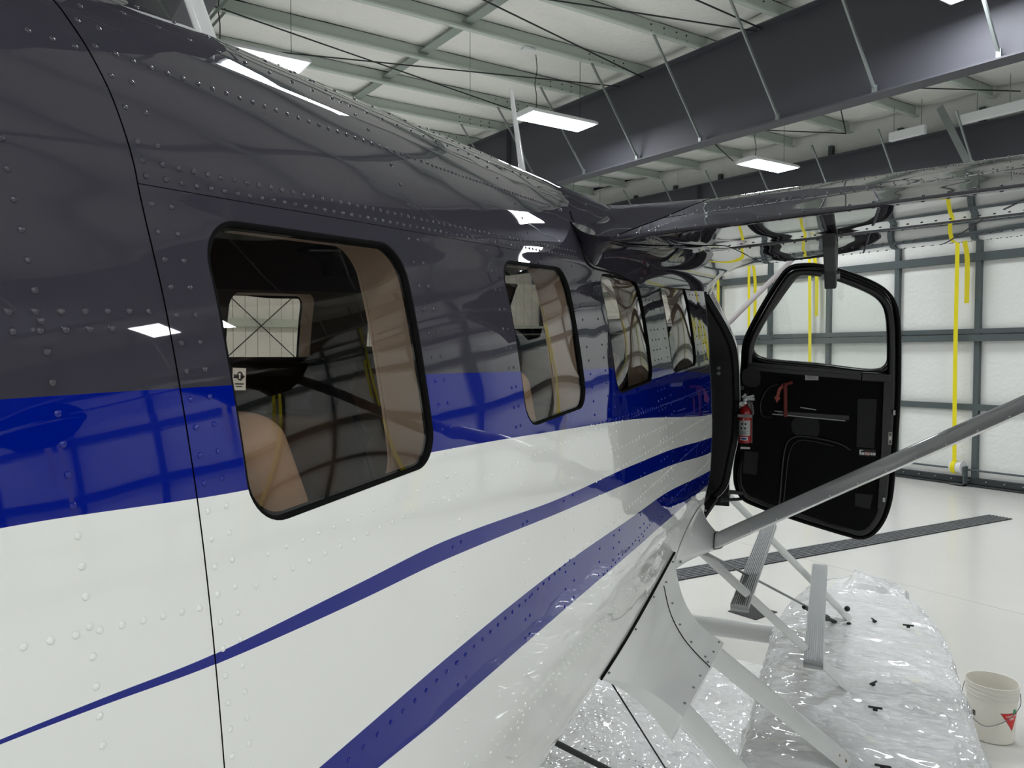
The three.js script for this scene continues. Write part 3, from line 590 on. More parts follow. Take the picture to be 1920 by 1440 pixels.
{ // small exit placard stuck inside the rear window
  const g = new THREE.PlaneGeometry(.0165, .02), m = mesh('exit_placard', g, std(0xffffff, .6, { map: canvasTex(128, 156, (c, w, h) => { c.fillStyle = '#e9e6e0'; c.fillRect(0, 0, w, h); c.fillStyle = '#1a1616'; c.fillRect(10, 46, 50, 26); c.beginPath(); c.moveTo(118, 60); c.lineTo(76, 30); c.lineTo(76, 92); c.fill(); c.lineWidth = 10; c.strokeStyle = '#1a1616'; c.beginPath(); c.arc(70, 56, 26, 0, 7); c.stroke(); c.fillRect(24, 108, 84, 8); c.fillRect(34, 126, 60, 8); }) }), plane);
  const p = PV(skinPt(.533, sOf(-.05), -.0065, false)); m.position.copy(p); m.rotation.y = Math.PI / 2; m.rotation.x = -.1;
}
// seats
function seat(r, f, cockpit) {
  const g = group('cabin_seat', plane, P(r, -0.93, f)); g.scale.y = 0.74;
  const main = cockpit ? M.trimBlack : M.leather, top = cockpit ? M.blackPanel : r > CR ? M.leather : M.leatherDark;
  mesh('cushion', rbox(0.44, 0.13, 0.46, 0.05, 0, 0.4, -0.2, 3), main, g);
  const back = rbox(0.43, 0.52, 0.11, 0.05, 0, 0.26, 0, 4); back.rotateX(0.3).translate(0, 0.42, 0.03); mesh('backrest', back, main, g);
  const hr = rbox(0.4, 0.22, 0.12, 0.055, 0, 0.62, 0, 4); hr.rotateX(0.3).translate(0, 0.42, 0.035); mesh('headrest', hr, top, g);
  mesh('pedestal', merge([box(0.3, 0.3, 0.3, 0, 0.17, -0.18), box(0.05, 0.02, 0.5, 0.16, 0.01, -0.2), box(0.05, 0.02, 0.5, -0.16, 0.01, -0.2)]), M.darkMetal, g);
  for (const s of [-1, 1]) mesh('armrest', rbox(0.06, 0.05, 0.34, 0.02, s * 0.24, 0.6, -0.12), main, g);
}
for (const [r, fs] of [[CR + .385, [0.89, 1.62, 2.3]], [CR - .34, [1.25, 1.95, 2.64]]]) for (const f of fs) seat(r, f, false);
for (const r of [CR + .34, CR - .34]) seat(r, 3.25, true);
// ---- crew door opening: black jamb all round
{
  const edge = []; const n = 30;
  for (let k = 0; k <= n; k++) { const s = lerp(DS0, DS1, k / n); edge.push([doorAft(s), s]); }
  for (let k = 1; k < 12; k++) edge.push([lerp(doorAft(DS1), doorFwd(DS1), k / 12), DS1]);
  for (let k = n; k >= 0; k--) { const s = lerp(DS0, DS1, k / n); edge.push([doorFwd(s), s]); }
  for (let k = 11; k > 0; k--) edge.push([lerp(doorAft(DS0), doorFwd(DS0), k / 12), DS0]);
  const cf = 3.4, cs = (DS0 + DS1) / 2, inn = (q, off) => edge.map(([f, s]) => PV(skinPt(cf + (f - cf) * q, cs + (s - cs) * q, off, false)));
  const j = group('door_jamb', plane);
  mesh('jamb_frame', loftOutlines([inn(1, 0.0), inn(0.995, -0.002), inn(0.985, -0.03), inn(0.93, -0.034), inn(0.92, -0.1), inn(0.86, -0.15)]), M.trimBlack, j);
  mesh('seal', new THREE.TubeGeometry(new THREE.CatmullRomCurve3(inn(0.955, -0.03), true), 140, 0.008, 6, true), M.rubber, j);
  mesh('edge_strip', loftOutlines([inn(1.0015, 0.0012), inn(0.9985, 0.0012), inn(0.997, -0.006)]), M.alu, j);
  for (const [r, u] of [[-.52, -.36], [-.53, -.88]]) mesh('hinge_arm', bar(P(r, u, 3.80), P(-.46, u - .015, 3.86), 0.016, 0.02, V(0, 1, 0), 0.004), M.darkMetal, j);
  mesh('jamb_bolts', merge([[-.27], [-.295]].map(([u]) => cyl(0.008, 0.008, 0.012, 0, 0, 0, 10).rotateX(Math.PI / 2).translate(...P(-.56, u, 3.735).toArray()))), M.galv, j);
}
// ---- crew door, swung open
const crewDoor = group('crew_door', plane);
crewDoor.userData.label = 'open black crew door with clear upper window';
{
  const outer = [[-.479, -.246], [-.476, -.186], [-.469, -.145], [-.436, -.066], [-.286, .186], [-.249, .212], [-.204, .218], [-.132, .213], [-.043, .189], [.114, .117], [.165, .078], [.2, .026], [.218, -.049], [.227, -.282], [.226, -.471], [.217, -.662], [.2, -.904], [.168, -1.004], [.125, -1.062], [.073, -1.087], [.011, -1.078], [-.229, -1.019], [-.383, -.975], [-.472, -.936], [-.507, -.875], [-.515, -.803], [-.505, -.7], [-.493, -.5], [-.486, -.36]];
  const win = [[-.421, -.172], [-.409, -.134], [-.249, .117], [-.221, .149], [-.185, .164], [-.131, .165], [-.042, .142], [.115, .066], [.145, .032], [.157, -.01], [.169, -.207], [.159, -.259], [.129, -.279], [-.126, -.255], [-.368, -.229], [-.406, -.211]];
  const curve = (pts, n) => new THREE.CatmullRomCurve3(pts.map(p => V(p[0], p[1], 0)), true, 'centripetal').getSpacedPoints(n).slice(0, n).map(p => [p.x, p.y]);
  const oc = curve(outer, 160), wc = curve(win, 110);
  const grow = (pts, d) => { const n = pts.length; let area = 0; for (let i = 0; i < n; i++) { const [a, b] = pts[i], [c, e] = pts[(i + 1) % n]; area += a * e - c * b; } const sg = Math.sign(area); return pts.map((p, i) => { const a = pts[(i + n - 1) % n], b = pts[(i + 1) % n], tx = b[0] - a[0], ty = b[1] - a[1], l = Math.hypot(tx, ty) || 1; return [p[0] + sg * d * ty / l, p[1] - sg * d * tx / l]; }); };
  const at = (pts, f) => pts.map(p => P(p[0], p[1], f));
  const slab = (pts, hole, f0, f1) => { const sh = new THREE.Shape(pts.map(p => new THREE.Vector2(...p))); if (hole) sh.holes.push(new THREE.Path(hole.map(p => new THREE.Vector2(...p)))); const g = new THREE.ExtrudeGeometry(sh, { depth: f1 - f0, bevelEnabled: false, curveSegments: 4 }); const o = P(0, 0, f1); return g.translate(o.x, o.y, o.z); };
  mesh('door_shell', slab(grow(oc, -0.004), wc, 3.875, 3.925), M.trimBlack, crewDoor);
  // stepped rim: outer lip, seal groove, raised inner frame
  mesh('outer_lip', loftOutlines([at(oc, 3.93), at(oc, 3.905), at(grow(oc, -.006), 3.898), at(grow(oc, -.012), 3.9)]), M.trimSheen, crewDoor);
  mesh('door_seal', new THREE.TubeGeometry(new THREE.CatmullRomCurve3(at(grow(oc, -.017), 3.874), true), 200, 0.0075, 8, true), M.rubber, crewDoor);
  mesh('inner_frame', loftOutlines([at(grow(oc, -.026), 3.876), at(grow(oc, -.028), 3.858), at(grow(oc, -.034), 3.852), at(grow(oc, -.052), 3.852), at(grow(oc, -.06), 3.86), at(grow(oc, -.062), 3.874)]), M.trimSheen, crewDoor);
  mesh('window_frame', loftOutlines([at(grow(wc, .03), 3.874), at(grow(wc, .026), 3.862), at(grow(wc, .012), 3.858), at(grow(wc, .004), 3.864), at(wc, 3.885), at(wc, 3.92)]), M.trimSheen, crewDoor);
  mesh('door_pane', slab(grow(wc, .004), null, 3.9, 3.903), M.clearPane, crewDoor);
  const quad = (pts, f, d = 0.004) => slab(pts, null, f - d, f);
  // sill ledge and trim panel below the window
  mesh('sill', merge([bar(P(-.44, -.262, 3.856), P(.178, -.315, 3.856), 0.03, 0.012, V(0, 0, 1)), bar(P(-.44, -.276, 3.848), P(.1, -.322, 3.848), 0.02, 0.008, V(0, 0, 1))]), M.trimSheen, crewDoor);
  mesh('trim_panel', slab(curve([[-.45, -.27], [-.2, -.295], [.1, -.32], [.15, -.345], [.152, -.5], [.147, -.75], [.13, -.95], [.08, -1.03], [0, -1.03], [-.22, -.975], [-.4, -.93], [-.46, -.87], [-.465, -.7], [-.455, -.45]], 90), null, 3.852, 3.876), M.blackPanel, crewDoor);
  mesh('armrest_cap', merge([bar(P(.06, -.312, 3.845), P(.182, -.318, 3.845), 0.04, 0.02, V(0, 0, 1), 0.006)]), M.trimSheen, crewDoor);
  mesh('side_cheek', slab([[.154, -.33], [.186, -.33], [.178, -.65], [.16, -.92], [.138, -.92], [.149, -.65]], null, 3.84, 3.872), M.trimSheen, crewDoor);
  mesh('upper_cover', quad(curve([[-.459, -.284], [-.389, -.288], [-.39, -.362], [-.458, -.357]], 24), 3.852, 0.004), std(0x2b2b2a, 0.85), crewDoor);
  mesh('lower_cover', quad([[-.455, -.683], [-.388, -.685], [-.397, -.799], [-.462, -.793]], 3.852, 0.004), std(0x1d1d1f, 0.8), crewDoor);
  mesh('speaker_grille', quad(curve([[-.23, -.518], [-.125, -.516], [-.124, -.598], [-.23, -.585]], 24), 3.852, 0.005), std(0x222225, 0.85), crewDoor);
  mesh('access_cover', quad([[.047, -.415], [.127, -.415], [.119, -.642], [.045, -.64]], 3.852, 0.004), std(0x161617, 0.7), crewDoor);
  mesh('access_cover', quad([[.043, -.856], [.117, -.858], [.107, -.926], [.043, -.916]], 3.852, 0.004), std(0x161617, 0.7), crewDoor);
  const ptube = (pts, r) => new THREE.TubeGeometry(new THREE.CatmullRomCurve3(pts.map(p => P(p[0], p[1], 3.85)), false, 'centripetal'), 60, r, 6);
  mesh('pocket_rim', merge([ptube([[-.3, -.99], [-.291, -.927], [-.268, -.664], [-.25, -.62], [-.213, -.6], [-.026, -.627], [.021, -.655]], 0.006), ptube([[-.28, -.985], [-.272, -.926], [-.246, -.676], [-.225, -.633], [-.194, -.617], [-.05, -.638]], 0.004)]), M.trimSheen, crewDoor);
  mesh('handle_recess', ptube([[-.33, -.513], [-.372, -.505], [-.381, -.46], [-.365, -.40], [-.335, -.365], [-.3, -.353]], 0.004), M.trimSheen, crewDoor);
  mesh('slide_rail', merge([bar(P(-.326, -.497, 3.847), P(-.004, -.519, 3.847), 0.004, 0.006, V(0, 0, 1)), bar(P(-.315, -.482, 3.847), P(-.28, -.484, 3.847), 0.004, 0.006, V(0, 0, 1)), bar(P(-.2, -.461, 3.845), P(-.13, -.471, 3.845), 0.004, 0.006, V(0, 0, 1))]), M.steel, crewDoor);
  mesh('slide_track', bar(P(-.3, -.492, 3.851), P(.012, -.505, 3.851), 0.02, 0.004, V(0, 0, 1)), M.trimSheen, crewDoor);
  mesh('door_handle', merge([bar(P(-.267, -.35, 3.835), P(-.265, -.508, 3.835), 0.017, 0.014, V(0, 0, 1), 0.004), bar(P(-.278, -.353, 3.84), P(-.235, -.345, 3.84), 0.012, 0.012, V(0, 0, 1), 0.003)]), M.redHandle, crewDoor);
  const arrow = new THREE.Shape([[-.236, -.337], [-.24, -.352], [-.268, -.36], [-.288, -.382], [-.296, -.415], [-.288, -.418], [-.306, -.443], [-.318, -.412], [-.309, -.413], [-.301, -.375], [-.278, -.348], [-.246, -.339]].map(p => new THREE.Vector2(...p)));
  { const g = new THREE.ExtrudeGeometry(arrow, { depth: 0.001, bevelEnabled: false }), o = P(0, 0, 3.851); mesh('arrow_decal', g.translate(o.x, o.y, o.z), std(0xb5584e, 0.6), crewDoor); }
  const plate = (r0, r1, u0, u1, f, tex, name) => { const g = new THREE.PlaneGeometry(r1 - r0, u1 - u0); const o = P((r0 + r1) / 2, (u0 + u1) / 2, f); return mesh(name, g.translate(o.x, o.y, o.z), std(0xffffff, 0.55, { map: tex }), crewDoor); };
  plate(-.18, -.122, -.332, -.306, 3.8505, canvasTex(256, 116, (c, w, h) => { c.fillStyle = '#b9b9b6'; c.fillRect(0, 0, w, h); c.fillStyle = '#6c6c6c'; for (let k = 0; k < 4; k++) c.fillRect(30 + (k % 2) * 12, 20 + k * 21, w - 70 - (k % 3) * 24, 8); }), 'placard');
  plate(.058, .125, -.68, -.648, 3.8475, canvasTex(256, 122, (c, w, h) => { c.fillStyle = '#151516'; c.fillRect(0, 0, w, h); c.fillStyle = '#dededb'; c.fillRect(28, 56, 228, 44); c.fillRect(0, 20, 20, 78); c.fillRect(0, 14, 60, 12); c.fillStyle = '#151516'; for (const x of [78, 120, 168, 206]) c.fillRect(x, 62, 7, 32); c.strokeStyle = '#a33027'; c.lineWidth = 7; c.beginPath(); c.arc(126, 76, 38, 0, 7); c.moveTo(100, 102); c.lineTo(152, 50); c.stroke(); }), 'no_smoking_placard');
  plate(.176, .192, -.62, -.563, 3.839, canvasTex(64, 220, (c, w, h) => { c.fillStyle = '#a9a9a4'; c.fillRect(0, 0, w, h); c.fillStyle = '#55534f'; c.fillRect(14, 20, 36, 40); c.fillRect(14, 150, 36, 50); c.fillStyle = '#e8e8e6'; c.fillRect(12, 80, 40, 55); }), 'latch_plate');
  mesh('striker_pin', merge([rbox(.012, .024, .02, .003, ...P(.197, -.474, 3.845).toArray()), rbox(.012, .024, .02, .003, ...P(.163, -.876, 3.845).toArray())]), M.steel, crewDoor);
  mesh('bracket_label', box(.045, .01, .002, ...P(-.45, -.668, 3.849).toArray()), M.label, crewDoor);
  mesh('extinguisher_bracket', merge([box(.05, .2, .012, ...P(-.442, -.54, 3.846).toArray()), box(.066, .014, .004, ...P(-.445, -.502, 3.784).toArray())]), M.steel, crewDoor);
  mesh('door_stay', merge([rod(P(-.56, -.93, 3.82), P(-.47, -.93, 3.88), 0.008)]), M.darkMetal, crewDoor);
}
// fire extinguisher clipped to the door
{
  const base = toWorld(-.448, -.636, 3.815);
  const g = group('fire_extinguisher', null, base); g.quaternion.copy(plane.quaternion);
  const prof2 = [[0, 0], [.027, 0], [.0305, .005], [.0305, .145], [.027, .162], [.016, .174], [.012, .178], [.012, .188], [0, .188]].map(p => new THREE.Vector2(...p));
  mesh('cylinder', new THREE.LatheGeometry(prof2, 36), M.red, g);
  const lab = canvasTex(512, 512, (c, w, h) => { c.fillStyle = '#b7b9b6'; c.fillRect(0, 0, w, h); c.fillStyle = '#a8141a'; c.fillRect(0, 0, w, 70); c.fillStyle = '#d8d8d6'; c.beginPath(); c.moveTo(200, 58); c.lineTo(225, 14); c.lineTo(240, 34); c.lineTo(262, 18); c.lineTo(256, 58); c.fill(); c.fillStyle = '#1d1d1d'; for (const [x, y] of [[150, 100], [270, 100], [110, 190], [250, 190]]) { c.beginPath(); c.moveTo(x, y + 60); c.lineTo(x + 20, y); c.lineTo(x + 40, y + 28); c.lineTo(x + 76, y + 8); c.lineTo(x + 60, y + 66); c.fill(); } c.fillStyle = '#4c4e50'; for (let k = 0; k < 6; k++) c.fillRect(70, 290 + k * 14, 330 - (k % 3) * 50, 6); c.fillStyle = '#a8141a'; c.fillRect(0, 386, w, 126); c.fillStyle = '#e6e6e6'; c.fillRect(90, 410, 300, 70); c.fillStyle = '#28427e'; c.beginPath(); c.ellipse(260, 445, 100, 24, 0, 0, 7); c.fill(); c.fillStyle = '#a8141a'; c.fillRect(110, 430, 60, 30); });
  mesh('label', new THREE.CylinderGeometry(.0309, .0309, .12, 30, 1, true, -1.05, 2.1).translate(0, .068, 0), std(0xffffff, 0.45, { map: lab }), g);
  mesh('clamp_band', new THREE.CylinderGeometry(.0318, .0318, .012, 36, 1, true).translate(0, .134, 0), M.steel, g);
  mesh('valve', merge([cyl(.011, .011, .03, 0, .198, 0), rbox(.018, .02, .03, .004, 0, .21, 0)]), M.alu, g);
  mesh('gauge', merge([cyl(.012, .012, .01, 0, 0, 0, 20).rotateX(Math.PI / 2).translate(-.012, .19, .016)]), M.label, g);
  mesh('lever', merge([bar(V(-.012, .215, .0), V(.042, .228, .0), .012, .004, V(0, 0, 1)), bar(V(-.012, .218, 0), V(.004, .236, 0), .012, .004, V(0, 0, 1)), bar(V(.0, .212, .0), V(.044, .212, 0), .012, .004, V(0, 0, 1))]), M.alu, g);
  mesh('hose', tube([V(.01, .2, .006), V(.028, .195, .01), V(.036, .17, .012), V(.038, .14, .012)], .006, 24, 8), std(0x6b6a66, 0.6), g);
  mesh('pull_ring', new THREE.TorusGeometry(.012, .0012, 6, 20).translate(-.012, .19, .022), M.alu, g);
  tag(g, 'small red fire extinguisher clipped to the inside of the black door', 'fire extinguisher');
}

// ---- wing
const DIH = 0.064;
const lowerPts = piecewise([[1.55, .180], [1.9, .185], [2.25, .195], [2.8, .197], [3.2, .203], [3.45, .222], [3.62, .255]]);
const upperPts = piecewise([[1.55, .186], [1.8, .232], [2.05, .279], [2.4, .348], [2.7, .4055], [2.85, .430], [3.0, .449], [3.3, .47], [3.5, .463], [3.62, .437]]);
function section(f0u, f0l, n, r) {                     // from upper aft edge round the nose to lower aft edge
  const out = [], nose = 3.62;
  for (let k = 0; k <= n; k++) { const f = lerp(f0u, nose, k / n); out.push([f, upperPts(f)]); }
  for (let k = 1; k < 10; k++) { const a = Math.PI / 2 - Math.PI * k / 10; out.push([nose + .15 * Math.cos(a), .346 + .091 * Math.sin(a)]); }
  for (let k = 0; k <= n; k++) { const f = lerp(nose, f0l, k / n); out.push([f, lowerPts(f)]); }
  return out;
}
const wwave = (r, f) => 0.0008 * noise(r * 2.3, f * 3.3) + 0.00025 * noise(r * 7, f * 6);
function wingBody(r0, r1, nr, sec, close, wavy = true) {
  const n = sec.length;
  const g = grid((a, b) => { const r = lerp(r0, r1, a), k = Math.min(n - 1, Math.round(b * (n - 1))), [f, u] = sec[k]; return P(r, u + DIH * r + (wavy ? wwave(r, f) : 0), f); }, nr, n - 1, true);
  return g;
}
for (const mirror of [false, true]) {
  const wing = group('wing', plane);
  const mir = g => { if (mirror) { const p = g.attributes.position; for (let i = 0; i < p.count; i++) p.setX(i, -p.getX(i)); if (g.index) { const x = g.index.array; for (let k = 0; k < x.length; k += 3) [x[k + 1], x[k + 2]] = [x[k + 2], x[k + 1]]; } g.computeVertexNormals(); } return g; };
  const main = section(2.056, 2.264, 40), sec2 = [...main, [2.2, .25], [2.056, .27], main[0]];
  mesh('main_panel', mir(wingBody(-.53, 5.7, mirror ? 20 : 300, sec2)), M.gray, wing);
  mesh('center_section', mir(wingBody(-1.16, -.53, 12, sec2)), M.gray, wing);
  const flapSec = []; for (let k = 0; k <= 14; k++) { const f = lerp(1.55, 2.048, k / 14); flapSec.push([f, upperPts(f)]); } flapSec.push([2.10, .272], [2.16, .25], [2.22, .22], [2.244, .196]); for (let k = 1; k <= 14; k++) { const f = lerp(2.244, 1.55, k / 14); flapSec.push([f, lowerPts(f)]); } flapSec.push(flapSec[0]);
  mesh('flap', mir(wingBody(-.452, 2.9, mirror ? 12 : 160, flapSec)), M.gray, wing);
  mesh('aileron', mir(wingBody(2.905, 5.6, 12, flapSec)), M.gray, wing);
  mesh('flap_end_cap', mir((() => { const sh = new THREE.Shape(flapSec.map(([f, u]) => new THREE.Vector2(-f, u))); const g = new THREE.ShapeGeometry(sh); const p = g.attributes.position; for (let i = 0; i < p.count; i++) { const q = P(-.452, p.getY(i) + DIH * -.452, -p.getX(i)); p.setXYZ(i, q.x, q.y, q.z); } g.computeVertexNormals(); return g; })()), M.gray, wing);
  mesh('tip_cap', mir((() => { const sh = new THREE.Shape(section(1.56, 1.56, 30).map(([f, u]) => new THREE.Vector2(-f, u))); const g = new THREE.ShapeGeometry(sh); const p = g.attributes.position; for (let i = 0; i < p.count; i++) { const q = P(5.7, p.getY(i) + DIH * 5.7, -p.getX(i)); p.setXYZ(i, q.x, q.y, q.z); } g.computeVertexNormals(); return g; })()), M.gray, wing);
  // root fairing: blends the wing section into the cabin side
  mesh('root_fairing', mir((() => {
    const sec = section(1.552, 1.552, 60); sec.push(sec[0]); const n = sec.length - 1, up = 60;
    return grid((a, b) => {
      const k = Math.round(b * n), [f, u] = sec[k], low = k > n / 2 && k < n, t = a;
      const fi = Math.max(f, 1.552) + .06 * (1 - sm((f - 1.55) / .5)), w = k === n ? 0 : Math.min(1, Math.max(0, (k - up) / 9));
      const ulow = lerp(.108, .078, sm((f - 1.62) / .5)), uup = lerp(.205, .40, sm((f - 1.55) / 1.35)), edge = 1 - sm((f - 1.552) / .07);
      let ui = lerp(uup, ulow, w); if (low && edge > 0) ui = lerp(ui, lerp(.155, ulow, 1 - edge), edge); 
      const [rs, us] = skinPt(fi, sOf(ui), .0015, false), ro = low ? lerp(-.449, -.3, sm((f - 1.65) / .5)) : -.449, uo = u + DIH * ro + (low ? -.0015 : .0015);
      const q = (x0, x1, x2) => (1 - t) * (1 - t) * x0 + 2 * t * (1 - t) * x1 + t * t * x2;
      return P(q(rs, rs + .035, ro), q(us, lerp(us, uo, .93), uo), q(fi, lerp(fi, f, .6), f));
    }, 16, n, true);
  })()), M.gray, wing);
  if (!mirror) mesh('fairing_joint', tube([[1.66, .23], [1.63, .2], [1.612, .165], [1.612, .12], [1.64, .107], [1.8, .098], [2.07, .087], [2.5, .081], [2.85, .078]].map(([f, u]) => PV(skinPt(f, sOf(u), .001, false))), .0022, 90, 5), M.rubber, wing);
  // hinge bracket below the flap joint
  const hinge = (r) => { const sh = new THREE.Shape(); sh.moveTo(-1.95, .175); sh.lineTo(-2.5, .195); sh.lineTo(-2.42, .12); sh.lineTo(-2.30, .065); sh.lineTo(-2.18, .058); sh.lineTo(-2.12, .1); sh.lineTo(-1.98, .15); const g = new THREE.ExtrudeGeometry(sh, { depth: .022, bevelEnabled: true, bevelSize: .003, bevelThickness: .003, bevelSegments: 2 }); const p = g.attributes.position; for (let i = 0; i < p.count; i++) { const q = P(r + p.getZ(i), p.getY(i) + DIH * r, -p.getX(i)); p.setXYZ(i, q.x, q.y, q.z); } g.computeVertexNormals(); return g; };
  for (const r of [-.054, 1.1, 2.3]) { const h = mesh('hinge_bracket', mir(hinge(r)), std(0x0b0b0c, 0.5), wing); mesh('hinge_pin', mir(merge([cyl(.012, .012, .045, 0, 0, 0, 14).rotateZ(Math.PI / 2).translate(...P(r + .011, .092 + DIH * r, 2.2).toArray())])), M.steel, h); }
  if (!mirror) { // rivet lines
    const heads = [], spot = (r, f, low, rad = low ? .0036 : .0028) => { const u = (low ? lowerPts(f) : upperPts(f)) + DIH * r + wwave(r, f), e = .01, du = ((low ? lowerPts(f + e) : upperPts(f + e)) - (low ? lowerPts(f - e) : upperPts(f - e))) / (2 * e); const n = V(0, 1, du).normalize(); if (low) n.negate(); heads.push(new THREE.SphereGeometry(1, 7, 3, 0, 2 * Math.PI, 0, Math.PI / 2).applyMatrix4(new THREE.Matrix4().compose(P(r, u, f), new THREE.Quaternion().setFromUnitVectors(V(0, 1, 0), n), V(rad, rad * .55, rad)))); };
    for (let r = -.44; r < 1.5; r += .04) { spot(r, 1.575, false, .0035); spot(r, 1.575, true); }
    for (let r = -.5; r < 1.5; r += .03) { for (const f of [2.1, 2.16, 2.55, 2.72]) spot(r, f, false); for (const f of [2.12, 2.32, 2.75, 2.8, 3.2, 3.27]) spot(r, f, true); }
    for (const r of [-.38, -.05, .05, .31, .62, .98, 1.3]) for (let f = 1.6; f < 3.3; f += .03) { if (f > 2.02 && f < 2.28) continue; spot(r, f, true); if (f < 2.02) spot(r, f, false); }
    const m = mesh('rivets', merge(heads), M.gray, wing); m.userData.kind = 'stuff';
  }
}
// ---- wing struts with cuffs
for (const mirror of [false, true]) {
  const mx = g => { if (mirror) { const p = g.attributes.position; for (let i = 0; i < p.count; i++) p.setX(i, -p.getX(i)); if (g.index) { const x = g.index.array; for (let k = 0; k < x.length; k += 3) [x[k + 1], x[k + 2]] = [x[k + 2], x[k + 1]]; } g.computeVertexNormals(); } return g; };
  const st = group('wing_strut', plane);
  const foil = (t, chord, th) => { const a = 2 * Math.PI * t, c = Math.cos(a), s = Math.sin(a); return [chord * .5 * c * (1), th * .5 * s * (0.62 + 0.38 * c) * 1.25]; };
  const ax = (r) => [r, -.855 + .562 * (r + .436)];
  const dl = Math.hypot(1, .562), nr = -.562 / dl, nu = 1 / dl;
  mesh('strut', mx(grid((a, b) => { const [r, u] = ax(lerp(-.437, 1.66, a)), [c, t] = foil(b, .168, .058); return P(r + nr * t, u + nu * t, 2.85 + c); }, 40, 40, true)), M.strutWhite, st);
  mesh('cuff', mx(grid((a, b) => {
    const [c, t] = foil(b, .172, .062), [r, u] = ax(-.435), e = [r + nr * t, u + nu * t, 2.85 + c];
    const ang = 2 * Math.PI * b, sf = 2.74 + .27 * Math.cos(ang), su = -.815 - .03 * Math.cos(ang) * -1 + .085 * Math.sin(ang), base = PV(skinPt(sf, sOf(su), .0015, false));
    const k = Math.pow(a, 1.15), q = P(...e); const m = base.clone().lerp(q, k); m.x -= .018 * Math.sin(Math.PI * a); return m;
  }, 16, 48, true)), M.strutWhite, st);
  if (!mirror) {
    mesh('joint_line', new THREE.TubeGeometry(new THREE.CatmullRomCurve3(Array.from({ length: 40 }, (_, k) => { const [c, t] = foil(k / 40, .174, .064), [r, u] = ax(-.43); return P(r + nr * t, u + nu * t, 2.85 + c); }), true), 90, .0016, 5, true), M.rubber, st);
    const sc = []; for (let r = -.3; r < 1.5; r += .085) for (const s of [-1, 1]) { const [rr_, u] = ax(r); sc.push(new THREE.SphereGeometry(.0028, 6, 4).translate(...P(rr_ + nr * .006, u + nu * .006, 2.85 + s * .082).toArray())); }
    const m = mesh('strut_rivets', merge(sc), M.strutWhite, st);
    const scr = [[2.62, -.86], [2.72, -.9], [2.86, -.88], [2.55, -.84], [2.95, -.76]]; mesh('cuff_screws', merge(scr.map(([f, u]) => new THREE.SphereGeometry(.005, 8, 6).translate(...PV(skinPt(f, sOf(u), .012, false)).toArray()))), M.steel, st);
  }
}
// ---- roof antennas
function antenna(r, f, h, chord, lean, tip) {
  const u0 = prof(ST - (r - CR) * 0.98)[1] - .012, g = group('blade_antenna', plane, P(r, u0, f));
  mesh('blade', grid((a, b) => { const an = 2 * Math.PI * b, c = lerp(chord, chord * tip, a), t = lerp(.007, .005, a); return V(Math.sin(an) * t, a * h, -(Math.cos(an) * c / 2) + a * lean); }, 10, 24, true), M.strutWhite, g);
  mesh('base', rbox(.05, .014, chord + .05, .006, 0, .014, 0), M.strutWhite, g);
}
antenna(-1.0, 1.06, .22, .05, .105, .9); antenna(-1.0, 2.43, .3, .06, .1, .35);
// ---- spinner and propeller
{
  const p = group('propeller', plane, P(CR, -.42, 6.02));
  mesh('spinner', new THREE.LatheGeometry([[0, .34], [.06, .32], [.12, .25], [.165, .14], [.19, 0], [.19, -.08]].map(q => new THREE.Vector2(...q)), 32).rotateX(-Math.PI / 2), M.white, p);
  for (let k = 0; k < 4; k++) { const b = grid((s, t) => { const an = 2 * Math.PI * t, c = lerp(.08, .135, Math.sin(Math.PI * Math.min(1, s * .9 + .1))) * (s > .93 ? Math.sqrt(Math.max(0, (1 - s) / .07)) : 1), th = lerp(.04, .01, s), tw = lerp(1.35, 1.15, s), x = Math.cos(an) * c / 2, z = Math.sin(an) * th / 2; return V(x * Math.cos(tw) - z * Math.sin(tw), .17 + s * 1.03, x * Math.sin(tw) + z * Math.cos(tw)); }, 24, 16, true); mesh('blade', b.rotateZ(-Math.PI / 4 + k * Math.PI / 2), std(0x8e8684, 0.5), p); }
}
// ---- floats, struts, steps
const FR = .07;
function floatHull(mirror) {
  const hull = grid((a, b) => {
    const f = lerp(-2.6, 5.45, a), k = Math.max(0, (f - 4.0) / 1.45), half = .41 * Math.sqrt(Math.max(0, 1 - Math.pow(k, 2.6))) * sm((f + 2.9) / 1.2), up = .02 * k * k;
    const deck = floorU(0, f, .8), keel = lerp(deck - .52, deck - .1, Math.pow(k, 2)), an = b * 8; let x, y;
    if (an < 2) { x = -1 + an; y = deck + .03 * (1 - x * x); } else if (an < 4) { x = 1; y = lerp(deck, lerp(deck, keel, .55), (an - 2) / 2); } else if (an < 5) { x = 1 - (an - 4); y = lerp(lerp(deck, keel, .55), keel, an - 4); } else if (an < 6) { x = -(an - 5); y = lerp(keel, lerp(deck, keel, .55), an - 5); } else { x = -1; y = lerp(lerp(deck, keel, .55), deck, (an - 6) / 2); }
    return P(mirror ? 2 * CR - (FR + x * half) : FR + x * half, y + up, f);
  }, 60, 64, !mirror);
  const g = group('float', plane); mesh('hull', hull, M.white, g);
  const wheel = (f) => { const w = cyl(.16, .16, .12, 0, 0, 0, 26).rotateZ(Math.PI / 2); const r = mirror ? 2 * CR - FR : FR; const o = P(r, floorU(0, f, .16), f); return w.translate(o.x, o.y, o.z); };
  mesh('wheel', wheel(1.2), M.rubber, g); mesh('wheel', wheel(4.6), M.rubber, g);
}
floatHull(false); floatHull(true);
const UP = V(0, 1, 0);
